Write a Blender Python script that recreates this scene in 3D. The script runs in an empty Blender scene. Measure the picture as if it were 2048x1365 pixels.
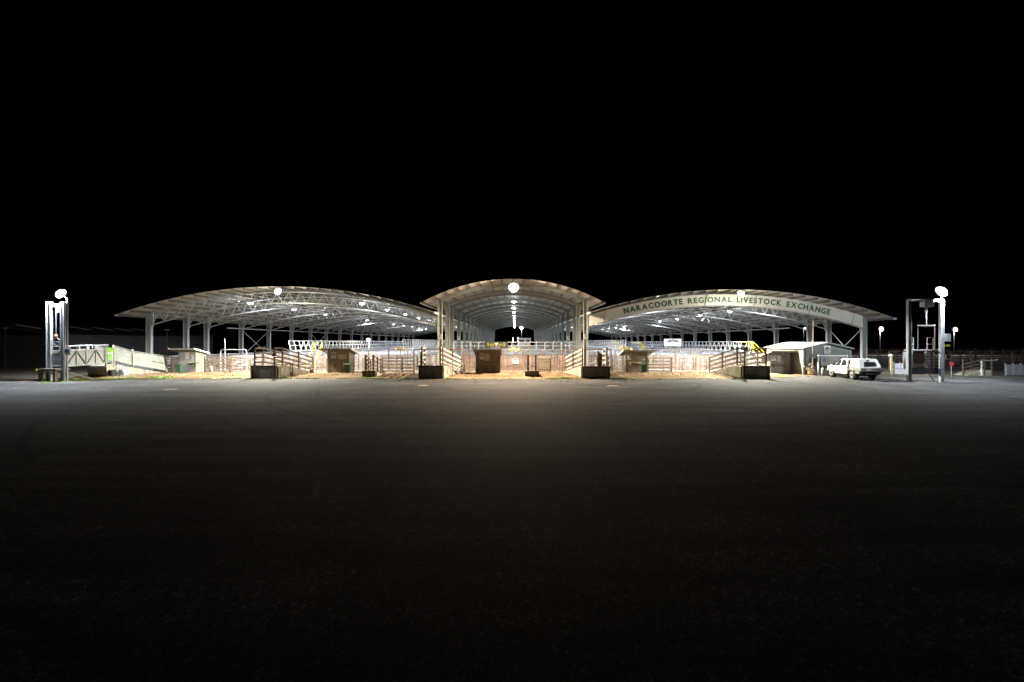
import bpy, math, random
from mathutils import Vector, Matrix
random.seed(7)
PI = math.pi
S = bpy.context.scene
COL = S.collection
# ------------------------------------------------------------------ camera
F, U0, V0, CAMH = 910.0, 1030.0, 684.0, 3.5
cam_d = bpy.data.cameras.new('camera')
cam_d.sensor_width = 36.0
cam_d.lens = 36.0 * F / 2048.0
cam_d.shift_x = -(U0 - 1024.0) / 2048.0
cam_d.shift_y = (V0 - 682.5) / 2048.0
cam_d.clip_end = 2000
cam = bpy.data.objects.new('camera', cam_d)
cam.location = (0, 0, CAMH)
cam.rotation_euler = (PI / 2, 0, 0)
COL.objects.link(cam)
S.camera = cam
# ------------------------------------------------------------------ night sky
W = bpy.data.worlds.new('World')
S.world = W
W.use_nodes = True
wn = W.node_tree
bg = wn.nodes['Background']
sky = wn.nodes.new('ShaderNodeTexSky')
sky.sky_type = 'NISHITA'
sky.sun_disc = False
sky.sun_elevation = math.radians(-2.0)
sky.sun_rotation = math.radians(200)
wn.links.new(sky.outputs[0], bg.inputs[0])
bg.inputs[1].default_value = 0.001
# ------------------------------------------------------------------ exposure
S.view_settings.view_transform = 'Standard'
S.view_settings.look = 'None'
S.view_settings.exposure = 0.0
S.view_settings.gamma = 1.0
S.view_settings.use_curve_mapping = False
S.cycles.use_denoising = True
S.cycles.use_adaptive_sampling = False
S.cycles.max_bounces = 6
S.cycles.diffuse_bounces = 3
S.cycles.glossy_bounces = 2
S.cycles.sample_clamp_indirect = 2.0
# lamp powers (W) and colours
P_FRONT, P_SIDE, P_TOWER, P_BAY, P_HALL, P_FAR = 50000, 47000, 14500, 5600, 3400, 3800
C_WARM, C_CREAM, C_COOL, C_BAY, C_HALL = (1, .80, .58), (.98, .94, .76), (.82, .90, 1), (.84, .90, 1), (.93, 1, .95)

# ------------------------------------------------------------------ helpers
def gx(u, Y): return (u - U0) * Y / F
def gz(v, Y): return CAMH - (v - V0) * Y / F
def yg(v): return CAMH * F / (v - V0)

class MB:
    """collects simple solids and links them as ONE mesh"""
    def __init__(s): s.v = []; s.f = []; s.sm = False
    def add(s, vs, fs):
        b = len(s.v); s.v += [tuple(p) for p in vs]; s.f += [tuple(i + b for i in f) for f in fs]; return s
    def box(s, cx, cy, cz, sx, sy, sz, rz=0):
        x, y, z = sx / 2, sy / 2, sz / 2
        c, n = math.cos(rz), math.sin(rz)
        vs = [(cx + a * c - b * n, cy + a * n + b * c, cz + d) for a, b, d in
              ((-x, -y, -z), (x, -y, -z), (x, y, -z), (-x, y, -z), (-x, -y, z), (x, -y, z), (x, y, z), (-x, y, z))]
        return s.add(vs, [(0, 3, 2, 1), (4, 5, 6, 7), (0, 1, 5, 4), (1, 2, 6, 5), (2, 3, 7, 6), (3, 0, 4, 7)])
    def bar(s, p, q, w, h=None, up=(0, 0, 1)):
        h = h or w; p = Vector(p); q = Vector(q); t = (q - p).normalized(); u = Vector(up)
        if abs(t.dot(u)) > .98: u = Vector((0, 1, 0))
        a = t.cross(u).normalized() * (w / 2); b = a.cross(t).normalized() * (h / 2)
        vs = [p - a - b, p + a - b, p + a + b, p - a + b, q - a - b, q + a - b, q + a + b, q - a + b]
        return s.add(vs, [(0, 1, 2, 3), (7, 6, 5, 4), (0, 4, 5, 1), (1, 5, 6, 2), (2, 6, 7, 3), (3, 7, 4, 0)])
    def path(s, pts, r, n=6, closed=False):
        pts = [Vector(p) for p in pts]; m = len(pts); rings = []; prev = None
        for i, p in enumerate(pts):
            a = pts[(i - 1) % m] if (closed or i > 0) else p
            b = pts[(i + 1) % m] if (closed or i < m - 1) else p
            t = (b - a).normalized()
            u = Vector((0, 0, 1)) if abs(t.z) < .9 else Vector((0, 1, 0))
            if prev is not None and (prev - t * prev.dot(t)).length > .1: x = (prev - t * prev.dot(t)).normalized()
            else: x = t.cross(u).normalized()
            prev = x; y = t.cross(x)
            rr = r[i] if isinstance(r, (list, tuple)) else r
            rings.append([p + x * math.cos(2 * PI * k / n) * rr + y * math.sin(2 * PI * k / n) * rr for k in range(n)])
        vs = [q for g in rings for q in g]; fs = []
        for i in range(m if closed else m - 1):
            j = (i + 1) % m
            for k in range(n):
                l = (k + 1) % n
                fs.append((i * n + k, i * n + l, j * n + l, j * n + k))
        if not closed:
            fs.append(tuple(range(n - 1, -1, -1))); fs.append(tuple((m - 1) * n + k for k in range(n)))
        return s.add(vs, fs)
    def tube(s, p, q, r, n=6, r2=None): return s.path([p, q], [r, r2 or r], n)
    def prism(s, poly, axis, a, b):
        """extrude a 2-D outline: axis 'y' -> poly is (x,z); axis 'x' -> poly is (y,z); axis 'z' -> (x,y)"""
        n = len(poly)
        mk = {'y': lambda p, d: (p[0], d, p[1]), 'x': lambda p, d: (d, p[0], p[1]), 'z': lambda p, d: (p[0], p[1], d)}[axis]
        vs = [mk(p, a) for p in poly] + [mk(p, b) for p in poly]
        fs = [tuple(range(n)), tuple(range(2 * n - 1, n - 1, -1))]
        fs += [(i, i + n, (i + 1) % n + n, (i + 1) % n) for i in range(n)]
        return s.add(vs, fs)
    def lathe(s, prof, c=(0, 0, 0), n=14, axis='z'):
        vs = []; m = len(prof)
        for r, z in prof:
            for k in range(n):
                a = 2 * PI * k / n; x, y = r * math.cos(a), r * math.sin(a)
                vs.append((c[0] + x, c[1] + y, c[2] + z) if axis == 'z' else (c[0] + z, c[1] + x, c[2] + y) if axis == 'x' else (c[0] + x, c[1] + z, c[2] + y))
        fs = [(i * n + k, i * n + (k + 1) % n, (i + 1) * n + (k + 1) % n, (i + 1) * n + k) for i in range(m - 1) for k in range(n)]
        fs.append(tuple(range(n - 1, -1, -1))); fs.append(tuple((m - 1) * n + k for k in range(n)))
        s.sm = True
        return s.add(vs, fs)
    def mesh(s, name, mat):
        me = bpy.data.meshes.new(name); me.from_pydata(s.v, [], s.f)
        if mat: me.materials.append(mat)
        me.validate(); fix_normals(me)
        if s.sm:
            for p in me.polygons: p.use_smooth = len(p.vertices) == 4
        return me

import bmesh
def fix_normals(me):
    b = bmesh.new(); b.from_mesh(me); bmesh.ops.recalc_face_normals(b, faces=b.faces); b.to_mesh(me); b.free()

def obj(name, mb, mat=None, parent=None, loc=(0, 0, 0), rz=0, kind=None, label=None, cat=None, group=None, rot=None):
    me = mb.mesh(name, mat) if isinstance(mb, MB) else mb
    o = bpy.data.objects.new(name, me); COL.objects.link(o)
    o.location = loc; o.rotation_euler = rot or (0, 0, rz)
    if parent: o.parent = parent
    if kind: o['kind'] = kind
    if label: o['label'] = label
    if cat: o['category'] = cat
    if group: o['group'] = group
    return o

def thing(name, label, cat, loc=(0, 0, 0), rz=0, group=None):
    o = bpy.data.objects.new(name, None); COL.objects.link(o)
    o.location = loc; o.rotation_euler = (0, 0, rz); o.empty_display_size = .2
    o['label'] = label; o['category'] = cat
    if group: o['group'] = group
    return o

def dup(root, loc, rz, label, group=None):
    r = root.copy(); COL.objects.link(r); r.location = loc; r.rotation_euler = (0, 0, rz); r['label'] = label
    if group: r['group'] = group
    for ch in list(root.children):
        c = ch.copy(); COL.objects.link(c); c.parent = r
        for g in list(ch.children):
            d = g.copy(); COL.objects.link(d); d.parent = c
    return r

def nth(i): return ['first', 'second', 'third', 'fourth', 'fifth', 'sixth', 'seventh', 'eighth', 'ninth', 'tenth', 'eleventh', 'twelfth', 'thirteenth', 'fourteenth', 'fifteenth', 'sixteenth', 'seventeenth', 'eighteenth', 'nineteenth', 'twentieth', 'twenty-first', 'twenty-second'][i]

# ------------------------------------------------------------------ materials
def mat(name, col, rough=.6, metal=0, var=.25, scale=4, bump=0, bscale=40, col2=None, spec=.5, streak=None, lo=.35, hi=.65, fine=0):
    m = bpy.data.materials.new(name); m.use_nodes = True; N = m.node_tree; L = N.links
    b = N.nodes['Principled BSDF']
    b.inputs['Roughness'].default_value = rough; b.inputs['Metallic'].default_value = metal
    b.inputs['Specular IOR Level'].default_value = spec
    tc = N.nodes.new('ShaderNodeTexCoord'); geo = N.nodes.new('ShaderNodeNewGeometry')
    mp = N.nodes.new('ShaderNodeMapping'); L.new(geo.outputs['Position'], mp.inputs[0])
    if streak: mp.inputs['Scale'].default_value = streak
    no = N.nodes.new('ShaderNodeTexNoise'); no.inputs['Scale'].default_value = scale; no.inputs['Detail'].default_value = 6; no.inputs['Roughness'].default_value = .65
    L.new(mp.outputs[0], no.inputs['Vector'])
    cr = N.nodes.new('ShaderNodeValToRGB'); cr.color_ramp.elements[0].position = lo; cr.color_ramp.elements[1].position = hi
    c2 = col2 or tuple(max(0, c * (1 - var)) for c in col)
    c1 = col if col2 else tuple(min(1, c * (1 + var * .6)) for c in col)
    cr.color_ramp.elements[0].color = (*c2, 1); cr.color_ramp.elements[1].color = (*c1, 1)
    L.new(no.outputs[0], cr.inputs[0])
    out = cr.outputs[0]
    if fine:
        n3 = N.nodes.new('ShaderNodeTexNoise'); n3.inputs['Scale'].default_value = fine; n3.inputs['Detail'].default_value = 3
        L.new(geo.outputs['Position'], n3.inputs['Vector'])
        r3 = N.nodes.new('ShaderNodeMapRange'); r3.inputs[1].default_value = .3; r3.inputs[2].default_value = .7; r3.inputs[3].default_value = .45; r3.inputs[4].default_value = 1.5
        L.new(n3.outputs[0], r3.inputs[0])
        mx = N.nodes.new('ShaderNodeVectorMath'); mx.operation = 'SCALE'
        L.new(out, mx.inputs[0]); L.new(r3.outputs[0], mx.inputs['Scale']); out = mx.outputs[0]
    L.new(out, b.inputs['Base Color'])
    if bump:
        n2 = N.nodes.new('ShaderNodeTexNoise'); n2.inputs['Scale'].default_value = bscale; n2.inputs['Detail'].default_value = 4
        L.new(mp.outputs[0], n2.inputs['Vector'])
        bp = N.nodes.new('ShaderNodeBump'); bp.inputs['Strength'].default_value = bump; bp.inputs['Distance'].default_value = .03
        L.new(n2.outputs[0], bp.inputs['Height']); L.new(bp.outputs[0], b.inputs['Normal'])
    return m
def glow(name, col, strength):
    m = bpy.data.materials.new(name); m.use_nodes = True; N = m.node_tree
    b = N.nodes['Principled BSDF']; b.inputs['Base Color'].default_value = (.8, .8, .8, 1)
    b.inputs['Emission Color'].default_value = (*col, 1); b.inputs['Emission Strength'].default_value = strength
    try: m.cycles.emission_sampling = 'NONE'
    except Exception: pass
    return m

M = {}
M['galv'] = mat('galvanised steel', (.42, .44, .46), .45, .35, .3, 3, streak=(1, 1, .3))
M['galvpale'] = mat('pale galvanised pipe', (.60, .62, .66), .45, .15, .25, 2)
M['colsteel'] = mat('grey painted column', (.29, .31, .29), .55, .1, .25, 1.2, streak=(1, 1, .25))
M['rampsheet'] = mat('dull galvanised sheet', (.33, .36, .35), .5, .1, .25, 2)
M['truss'] = mat('galvanised truss', (.38, .39, .38), .5, .2, .25, 1)
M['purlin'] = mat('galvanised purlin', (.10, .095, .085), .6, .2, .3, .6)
M['roof'] = mat('roof sheeting underside', (.47, .45, .41), .5, .1, .18, .35, streak=(1, .3, 1))
M['rafter'] = mat('painted rafter', (.19, .20, .195), .55, .1, .2, 1)
M['rust'] = mat('rusty pipe', (.20, .125, .085), .75, .1, .5, 5, col2=(.10, .055, .035))
M['rustpale'] = mat('weathered brown rail', (.25, .18, .14), .75, .05, .4, 3, col2=(.11, .07, .052))
M['timber'] = mat('weathered timber rail', (.29, .25, .20), .85, 0, .4, 5, bump=.3, bscale=20, col2=(.14, .11, .085), streak=(.3, 1, 3))
M['timberdark'] = mat('dark old timber', (.14, .10, .07), .85, 0, .4, 5, bump=.3, bscale=20, col2=(.06, .045, .03))
M['pale_timber'] = mat('pale bleached timber', (.42, .38, .31), .85, 0, .4, 4, bump=.3, bscale=20, col2=(.25, .22, .17), streak=(.3, 1, 3))
M['concrete'] = mat('stained concrete', (.44, .41, .35), .9, 0, .4, 1.6, bump=.4, bscale=18, col2=(.21, .19, .15), streak=(1, 1, .4))
M['mosscon'] = mat('mossy concrete', (.44, .42, .35), .9, 0, .4, 1.3, bump=.4, bscale=18, col2=(.20, .21, .11), streak=(1, 1, .35))
M['clad'] = mat('khaki hut cladding', (.235, .225, .195), .6, .05, .25, 2, streak=(1, 1, .3))
M['cladbrown'] = mat('brown hut cladding', (.15, .125, .095), .7, 0, .3, 3, streak=(1, 1, .3))
M['cladgreen'] = mat('grey green office cladding', (.15, .17, .145), .55, .05, .2, 2, streak=(1, 1, .3))
M['hutroof'] = mat('hut roof', (.19, .16, .12), .7, .1, .3, 3)
M['whiteroof'] = mat('pale roof sheet', (.62, .63, .62), .5, .1, .12, 1.5)
M['white'] = mat('white paint', (.72, .72, .70), .5, 0, .08, 3)
M['cream'] = mat('cream sign board', (.62, .57, .47), .6, 0, .1, 1.5)
M['band'] = mat('sign band board', (.74, .71, .63), .6, 0, .08, .5)
M['green'] = mat('sign green paint', (.005, .075, .032), .5, 0, .05, 3)
M['signgreen'] = mat('bright green sign', (.08, .42, .03), .5, 0, .1, 3)
M['lightgreen'] = mat('pale green notice', (.18, .48, .12), .6, 0, .2, 12)
M['blue'] = mat('sign blue', (.05, .11, .24), .5, 0, .05, 3)
M['navy'] = mat('navy print', (.035, .04, .09), .5, 0, .05, 3)
M['black'] = mat('black paint', (.015, .015, .015), .6, 0, .1, 3)
M['rubber'] = mat('black rubber', (.02, .02, .02), .75, 0, .2, 6)
M['yellow'] = mat('safety yellow paint', (.52, .43, .04), .5, 0, .1, 3)
M['lemon'] = mat('banner yellow', (.42, .39, .02), .5, 0, .1, 3)
M['orange'] = mat('amber plastic', (.75, .33, .03), .45, 0, .1, 3)
M['red'] = mat('sign red', (.42, .035, .04), .5, 0, .1, 3)
M['pinkred'] = mat('painted hoist beam', (.52, .24, .17), .6, 0, .2, 3)
M['bin'] = mat('dark green bin', (.02, .055, .03), .5, 0, .2, 3)
M['paper'] = mat('faded notice', (.42, .36, .28), .7, 0, .2, 10)
M['board'] = mat('plywood shelf', (.42, .34, .2), .7, 0, .2, 6)
M['carwhite'] = mat('white car paint', (.78, .77, .72), .3, 0, .06, 2, spec=.6)
M['glass'] = mat('tinted car glass', (.015, .018, .02), .12, 0, .05, 2, spec=.35)
M['rim'] = mat('pale wheel rim', (.45, .42, .36), .4, .4, .15, 6)
M['tray'] = mat('steel tray', (.26, .255, .235), .45, .3, .2, 5)
M['barrel'] = mat('oak barrel staves', (.35, .25, .10), .8, 0, .35, 8, streak=(1, 1, .2))
M['petal'] = mat('pale pink petals', (.62, .47, .43), .7, 0, .3, 30)
M['leaf'] = mat('dark leaves', (.05, .07, .035), .7, 0, .4, 20)
M['grass'] = mat('short green grass', (.17, .33, .025), .8, 0, .5, 1.5, col2=(.09, .17, .015))
M['chip'] = mat('wood chips', (.32, .21, .11), .9, 0, .4, 9, col2=(.11, .055, .025), fine=7)
M['darkshed'] = mat('dark shed cladding', (.10, .10, .105), .7, .1, .2, 1)
M['concretefloor'] = mat('pen floor', (.17, .15, .125), .9, 0, .4, .5, bump=.5, bscale=10, col2=(.10, .085, .07), fine=4)
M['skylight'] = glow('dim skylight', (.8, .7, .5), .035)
M['lens_warm'] = glow('flood lens warm', (1, .95, .86), 5)
M['lens_cream'] = glow('flood lens cream', (1, .98, .90), 5)
M['lens_cool'] = glow('flood lens cool', (.95, .97, 1), 5)
M['bulb'] = glow('lamp diffuser', (.96, .98, 1), 4)
M['housing'] = mat('dark lamp housing', (.05, .05, .05), .6, 0, .1, 3)
M['win'] = mat('dark window', (.03, .03, .035), .15, 0, .1, 2)

# asphalt with fine stone grain, painted glints, tyre scuffs and a sealed joint
def asphalt():
    m = bpy.data.materials.new('asphalt'); m.use_nodes = True; N = m.node_tree; L = N.links; b = N.nodes['Principled BSDF']
    g = N.nodes.new('ShaderNodeNewGeometry'); P = g.outputs['Position']
    def noise(scale, det=4, vec=P, dist=0):
        n = N.nodes.new('ShaderNodeTexNoise'); n.inputs['Scale'].default_value = scale; n.inputs['Detail'].default_value = det; n.inputs['Distortion'].default_value = dist
        L.new(vec, n.inputs['Vector']); return n.outputs[0]
    def rng(x, a, c, d, e):
        n = N.nodes.new('ShaderNodeMapRange')
        for i, q in enumerate((a, c, d, e)): n.inputs[i + 1].default_value = q
        L.new(x, n.inputs[0]); return n.outputs[0]
    def mul(a, c):
        n = N.nodes.new('ShaderNodeMath'); n.operation = 'MULTIPLY'; L.new(a, n.inputs[0]); L.new(c, n.inputs[1]); return n.outputs[0]
    mp = N.nodes.new('ShaderNodeMapping'); mp.inputs['Scale'].default_value = (.16, 2.2, 1); L.new(P, mp.inputs[0])
    big = rng(noise(.35, 6), .35, .65, .75, 1.25)
    band = rng(noise(.5, 6, mp.outputs[0], .5), .35, .65, .62, 1.32)
    v = N.nodes.new('ShaderNodeTexVoronoi'); v.inputs['Scale'].default_value = 38; L.new(P, v.inputs['Vector'])
    v2 = N.nodes.new('ShaderNodeTexVoronoi'); v2.inputs['Scale'].default_value = 11; L.new(P, v2.inputs['Vector'])
    stone = mul(rng(v.outputs['Color'], 0, 1, .15, 2.3), rng(v2.outputs['Color'], .1, .9, .65, 1.4))
    st2 = rng(noise(60, 2), .3, .7, .5, 1.6)
    # tyre scuffs: thin arcs
    vm = N.nodes.new('ShaderNodeVectorMath'); vm.operation = 'DISTANCE'; L.new(P, vm.inputs[0]); vm.inputs[1].default_value = (6, 40, 0)
    w = N.nodes.new('ShaderNodeMath'); w.operation = 'SINE'
    sc = N.nodes.new('ShaderNodeMath'); sc.operation = 'MULTIPLY_ADD'; L.new(vm.outputs['Value'], sc.inputs[0]); sc.inputs[1].default_value = 2.1; L.new(noise(.3, 2), sc.inputs[2])
    L.new(sc.outputs[0], w.inputs[0])
    scuff = rng(w.outputs[0], .90, 1, 1, .40)
    fade = rng(noise(.12, 3), .45, .6, 0, 1)
    mixs = N.nodes.new('ShaderNodeMix'); mixs.inputs[2].default_value = 1
    L.new(fade, mixs.inputs[0]); L.new(scuff, mixs.inputs[3])
    # sealed joint running off to the right
    dt = N.nodes.new('ShaderNodeVectorMath'); dt.operation = 'DOT_PRODUCT'; L.new(P, dt.inputs[0])
    a = Vector((24.5, 30.0, 0)); c = Vector((27.5, 21.3, 0)); d = (c - a).normalized(); nn = Vector((-d.y, d.x, 0)); dt.inputs[1].default_value = nn
    sb = N.nodes.new('ShaderNodeMath'); sb.operation = 'SUBTRACT'; L.new(dt.outputs['Value'], sb.inputs[0]); sb.inputs[1].default_value = nn.dot(a)
    ab = N.nodes.new('ShaderNodeMath'); ab.operation = 'ABSOLUTE'; L.new(sb.outputs[0], ab.inputs[0])
    line = rng(ab.outputs[0], .06, .12, .45, 1)
    k = mul(mul(mul(big, band), mul(stone, st2)), mul(mixs.outputs[0], line))
    v3 = N.nodes.new('ShaderNodeTexVoronoi'); v3.inputs['Scale'].default_value = 24; L.new(P, v3.inputs['Vector'])
    sepc = N.nodes.new('ShaderNodeSeparateColor'); L.new(v3.outputs['Color'], sepc.inputs[0])
    glint_speck = rng(sepc.outputs[1], .80, 1.0, .86, 2.6)  # pale stone specks, with lamp glints painted into the colour
    k = mul(k, glint_speck)
    col = N.nodes.new('ShaderNodeVectorMath'); col.operation = 'SCALE'; col.inputs[0].default_value = (.049, .0485, .049); L.new(k, col.inputs['Scale'])
    L.new(col.outputs[0], b.inputs['Base Color'])
    b.inputs['Roughness'].default_value = .9; b.inputs['Specular IOR Level'].default_value = .12
    bp = N.nodes.new('ShaderNodeBump'); bp.inputs['Strength'].default_value = .3; bp.inputs['Distance'].default_value = .006
    L.new(v.outputs['Distance'], bp.inputs['Height']); L.new(bp.outputs[0], b.inputs['Normal'])
    return m
M['asphalt'] = asphalt()

# bare earth / sand / bark verge
def verge_mat():
    m = bpy.data.materials.new('bark and sand'); m.use_nodes = True; N = m.node_tree; L = N.links; b = N.nodes['Principled BSDF']
    g = N.nodes.new('ShaderNodeNewGeometry'); P = g.outputs['Position']
    def noise(scale, det=4):
        n = N.nodes.new('ShaderNodeTexNoise'); n.inputs['Scale'].default_value = scale; n.inputs['Detail'].default_value = det; L.new(P, n.inputs['Vector']); return n.outputs[0]
    def ramp(x, cs):
        r = N.nodes.new('ShaderNodeValToRGB'); e = r.color_ramp.elements
        e[0].position, e[0].color = cs[0][0], (*cs[0][1], 1); e[1].position, e[1].color = cs[-1][0], (*cs[-1][1], 1)
        for p, c in cs[1:-1]:
            q = e.new(p); q.color = (*c, 1)
        L.new(x, r.inputs[0]); return r.outputs[0]
    big = ramp(noise(.22, 5), [(.34, (.105, .066, .036)), (.48, (.165, .115, .066)), (.60, (.225, .175, .112))])
    fine = ramp(noise(9, 5), [(.32, (.35, .33, .30)), (.68, (1.5, 1.45, 1.4))])
    mx = N.nodes.new('ShaderNodeMix'); mx.data_type = 'RGBA'; mx.blend_type = 'MULTIPLY'; mx.inputs[0].default_value = 1
    L.new(big, mx.inputs[6]); L.new(fine, mx.inputs[7]); L.new(mx.outputs[2], b.inputs['Base Color'])
    b.inputs['Roughness'].default_value = .95; b.inputs['Specular IOR Level'].default_value = .1
    bp = N.nodes.new('ShaderNodeBump'); bp.inputs['Strength'].default_value = .8; bp.inputs['Distance'].default_value = .06
    L.new(noise(14, 4), bp.inputs['Height']); L.new(bp.outputs[0], b.inputs['Normal'])
    return m
M['verge'] = verge_mat()

# ------------------------------------------------------------------ ground
obj('ground', MB().add([(-500, -60, -.03), (500, -60, -.03), (500, 700, -.03), (-500, 700, -.03)], [(0, 1, 2, 3)]),
    mat('dark bare ground', (.12, .10, .07), .95, 0, .4, .3, fine=3), kind='structure')
def wob(x, s): return (math.sin(x * 1.3 + s) + .6 * math.sin(x * 3.1 + 2 * s) + .4 * math.sin(x * 7.7 + s)) / 2
edge = [(-160, 36.8), (-48, 37.0), (-44, 39.6), (-40, 41.2), (-36, 42.9), (-28, 43.0), (-15, 42.6), (0, 42.3), (14, 42.4), (22, 42.9), (25.5, 45), (28, 46.4), (35.5, 46.9), (42, 46.5), (52, 44), (70, 42.2), (160, 42)]
def edge_y(x):
    for (a, ya), (b, yb) in zip(edge, edge[1:]):
        if a <= x <= b: return ya + (yb - ya) * (x - a) / (b - a)
    return 42
top = [(x * .5, edge_y(x * .5) + .12 * wob(x * .5, 1)) for x in range(-320, 321)]
vs = [(x, y, 0) for x, y in top] + [(x, -40, 0) for x, y in top]; n = len(top)
obj('asphalt_yard', MB().add(vs, [(i, i + n, i + n + 1, i + 1) for i in range(n - 1)]), M['asphalt'], kind='structure')
obj('pen_floor', MB().add([(-46, 52.6, -.01), (44.5, 52.6, -.01), (44.5, 198, -.01), (-46, 198, -.01)], [(0, 1, 2, 3)]), M['concretefloor'], kind='structure')
# verge: gently mounded bark and sand between the asphalt and the pens
def verge_h(x, y):
    t = (y - edge_y(x)) / 9.0
    h = .10 * max(0, math.sin(min(1, max(0, t)) * PI)) * (1 + .8 * wob(x * .6, 3)) + .035 * wob(x * 2.2 + y * 1.7, 5) * min(1, max(0, t * 5))
    return max(-.012, h - .012)
mb = MB(); nx = 320; ny = 34; x0, x1 = -44.0, 36.5
for j in range(ny + 1):
    for i in range(nx + 1):
        x = x0 + (x1 - x0) * i / nx; y = edge_y(x) - .25 + (53.2 - edge_y(x) + .25) * j / ny
        mb.v.append((x, y, verge_h(x, y) if j else -.02))
for j in range(ny):
    for i in range(nx):
        a = j * (nx + 1) + i; mb.f.append((a, a + 1, a + nx + 2, a + nx + 1))
obj('verge', mb, M['verge'], kind='structure')
for p in bpy.data.objects['verge'].data.polygons: p.use_smooth = True

# grass tufts along the asphalt edge
def tufts(ranges):
    mb = MB()
    for u0, u1, d0, d1, n in ranges:
        clumps = [(random.uniform(u0, u1), random.uniform(d0, d1), random.uniform(2, 9), random.uniform(.08, .3)) for _ in range(max(3, int((u1 - u0) / 7)))]
        for _ in range(n * 2):
            cu, cd, su, sd = random.choice(clumps)
            u = random.gauss(cu, su); x = gx(u, 43.5); y = edge_y(x) + random.gauss(cd, sd); x = gx(u, y)
            z = verge_h(x, y); h = random.uniform(.02, .075); w = random.uniform(.012, .03); a = random.uniform(0, 2 * PI); l = random.uniform(.04, .11)
            c, s_ = math.cos(a), math.sin(a)
            mb.add([(x - s_ * w, y + c * w, z - .005), (x + s_ * w, y - c * w, z - .005), (x + c * l, y + s_ * l, z + h)], [(0, 1, 2)])
    return mb
obj('grass', tufts([(85, 150, .0, 1.0, 1600), (150, 345, .1, 1.5, 5200), (410, 500, .05, .8, 1600), (553, 572, .05, .9, 700), (585, 640, .1, .8, 500), (680, 692, .1, .5, 160), (724, 752, .3, 1.6, 900),
                    (760, 838, -.1, .5, 900), (884, 912, .1, 1.2, 800), (1100, 1166, .1, 1.1, 1300), (1222, 1262, .1, 1.0, 800), (1300, 1480, .0, .35, 700), (1480, 1580, .0, .5, 500), (910, 1100, -.1, .25, 500)]), M['grass'], kind='stuff')
mb = MB()
for k in range(12500):
    x = random.uniform(-42, 30); y = edge_y(x) + (random.uniform(.2, 1) ** .7 * 8.2 if k < 11000 else random.gauss(-.1, .45))
    z = max(.0, verge_h(x, min(y, 53))); a = random.uniform(0, PI); l = random.uniform(.04, .13); w = l * random.uniform(.25, .5); c, s = math.cos(a), math.sin(a); t = random.uniform(0, .07)
    mb.add([(x - c * l, y - s * l, z + .005), (x + s * w, y - c * w, z + .01 + t), (x + c * l, y + s * l, z + .012), (x - s * w, y + c * w, z + .015 + t)], [(0, 1, 2, 3)])
obj('bark_litter', mb, M['chip'], kind='stuff')

# ------------------------------------------------------------------ the three sheds
D0 = 54.0
OFFS = [0, 6.05, 10.0] + [10.0 + 8.1 * k for k in range(1, 17)]
FRAMES = [D0 + o for o in OFFS]          # last at ~193.6
YF, YE = 51.4, FRAMES[-1] + 1.2

class Arc:
    def __init__(s, xa, xb, za, zb, zc):
        # circle through the two ends with crown height zc (ends averaged)
        s.xc = (xa + xb) / 2; hw = (xb - xa) / 2; rise = zc - (za + zb) / 2; s.R = (hw * hw + rise * rise) / (2 * rise); s.zc = zc; s.hw = hw
        s.tilt = (zb - za) / (xb - xa)
    def z(s, x):
        d = x - s.xc
        return s.zc - (s.R - math.sqrt(s.R * s.R - d * d)) + s.tilt * d
    def slope(s, x): return math.atan((s.z(x + .05) - s.z(x - .05)) / .1)

def column_mb(h, dx=.56, dy=.32):
    m = MB()
    m.box(-dx / 2 + .03, 0, h / 2, .06, dy, h); m.box(dx / 2 - .03, 0, h / 2, .06, dy, h); m.box(0, 0, h / 2, dx - .12, .08, h)
    for z in (h * .34, h * .66): m.box(0, 0, z, dx - .13, dy * .8, .025)
    m.box(0, 0, .02, dx + .2, dy + .2, .04)
    return m
def roof_bay(arc, xa, xb, length, segs=28, pitch=.3):
    """one bay of roof sheets: ribs run across the arch"""
    m = MB(); xs = [xa + (xb - xa) * i / segs for i in range(segs + 1)]
    n = max(2, int(length / pitch)); ys = []
    for k in range(n):
        y = k * length / n; p = length / n
        ys += [(y, 0), (y + p * .55, 0), (y + p * .65, .035), (y + p * .9, .035)]
    ys.append((length, 0)); w = len(ys)
    for x in xs:
        z = arc.z(x)
        for y, d in ys: m.v.append((x, y, z + d))
    for i in range(segs):
        for j in range(w - 1):
            a = i * w + j; m.f.append((a, a + 1, a + w + 1, a + w))
    return m
def arc_beam(arc, xa, xb, w, h, off, segs=30):
    m = MB()
    for i in range(segs + 1):
        x = xa + (xb - xa) * i / segs; z = arc.z(x) - off
        m.v += [(x, -w / 2, z - h), (x, w / 2, z - h), (x, w / 2, z), (x, -w / 2, z)]
    for i in range(segs):
        a = i * 4
        for k in range(4): m.f.append((a + k, a + (k + 1) % 4, a + 4 + (k + 1) % 4, a + 4 + k))
    m.f += [(0, 1, 2, 3), (segs * 4 + 3, segs * 4 + 2, segs * 4 + 1, segs * 4)]
    return m
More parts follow.
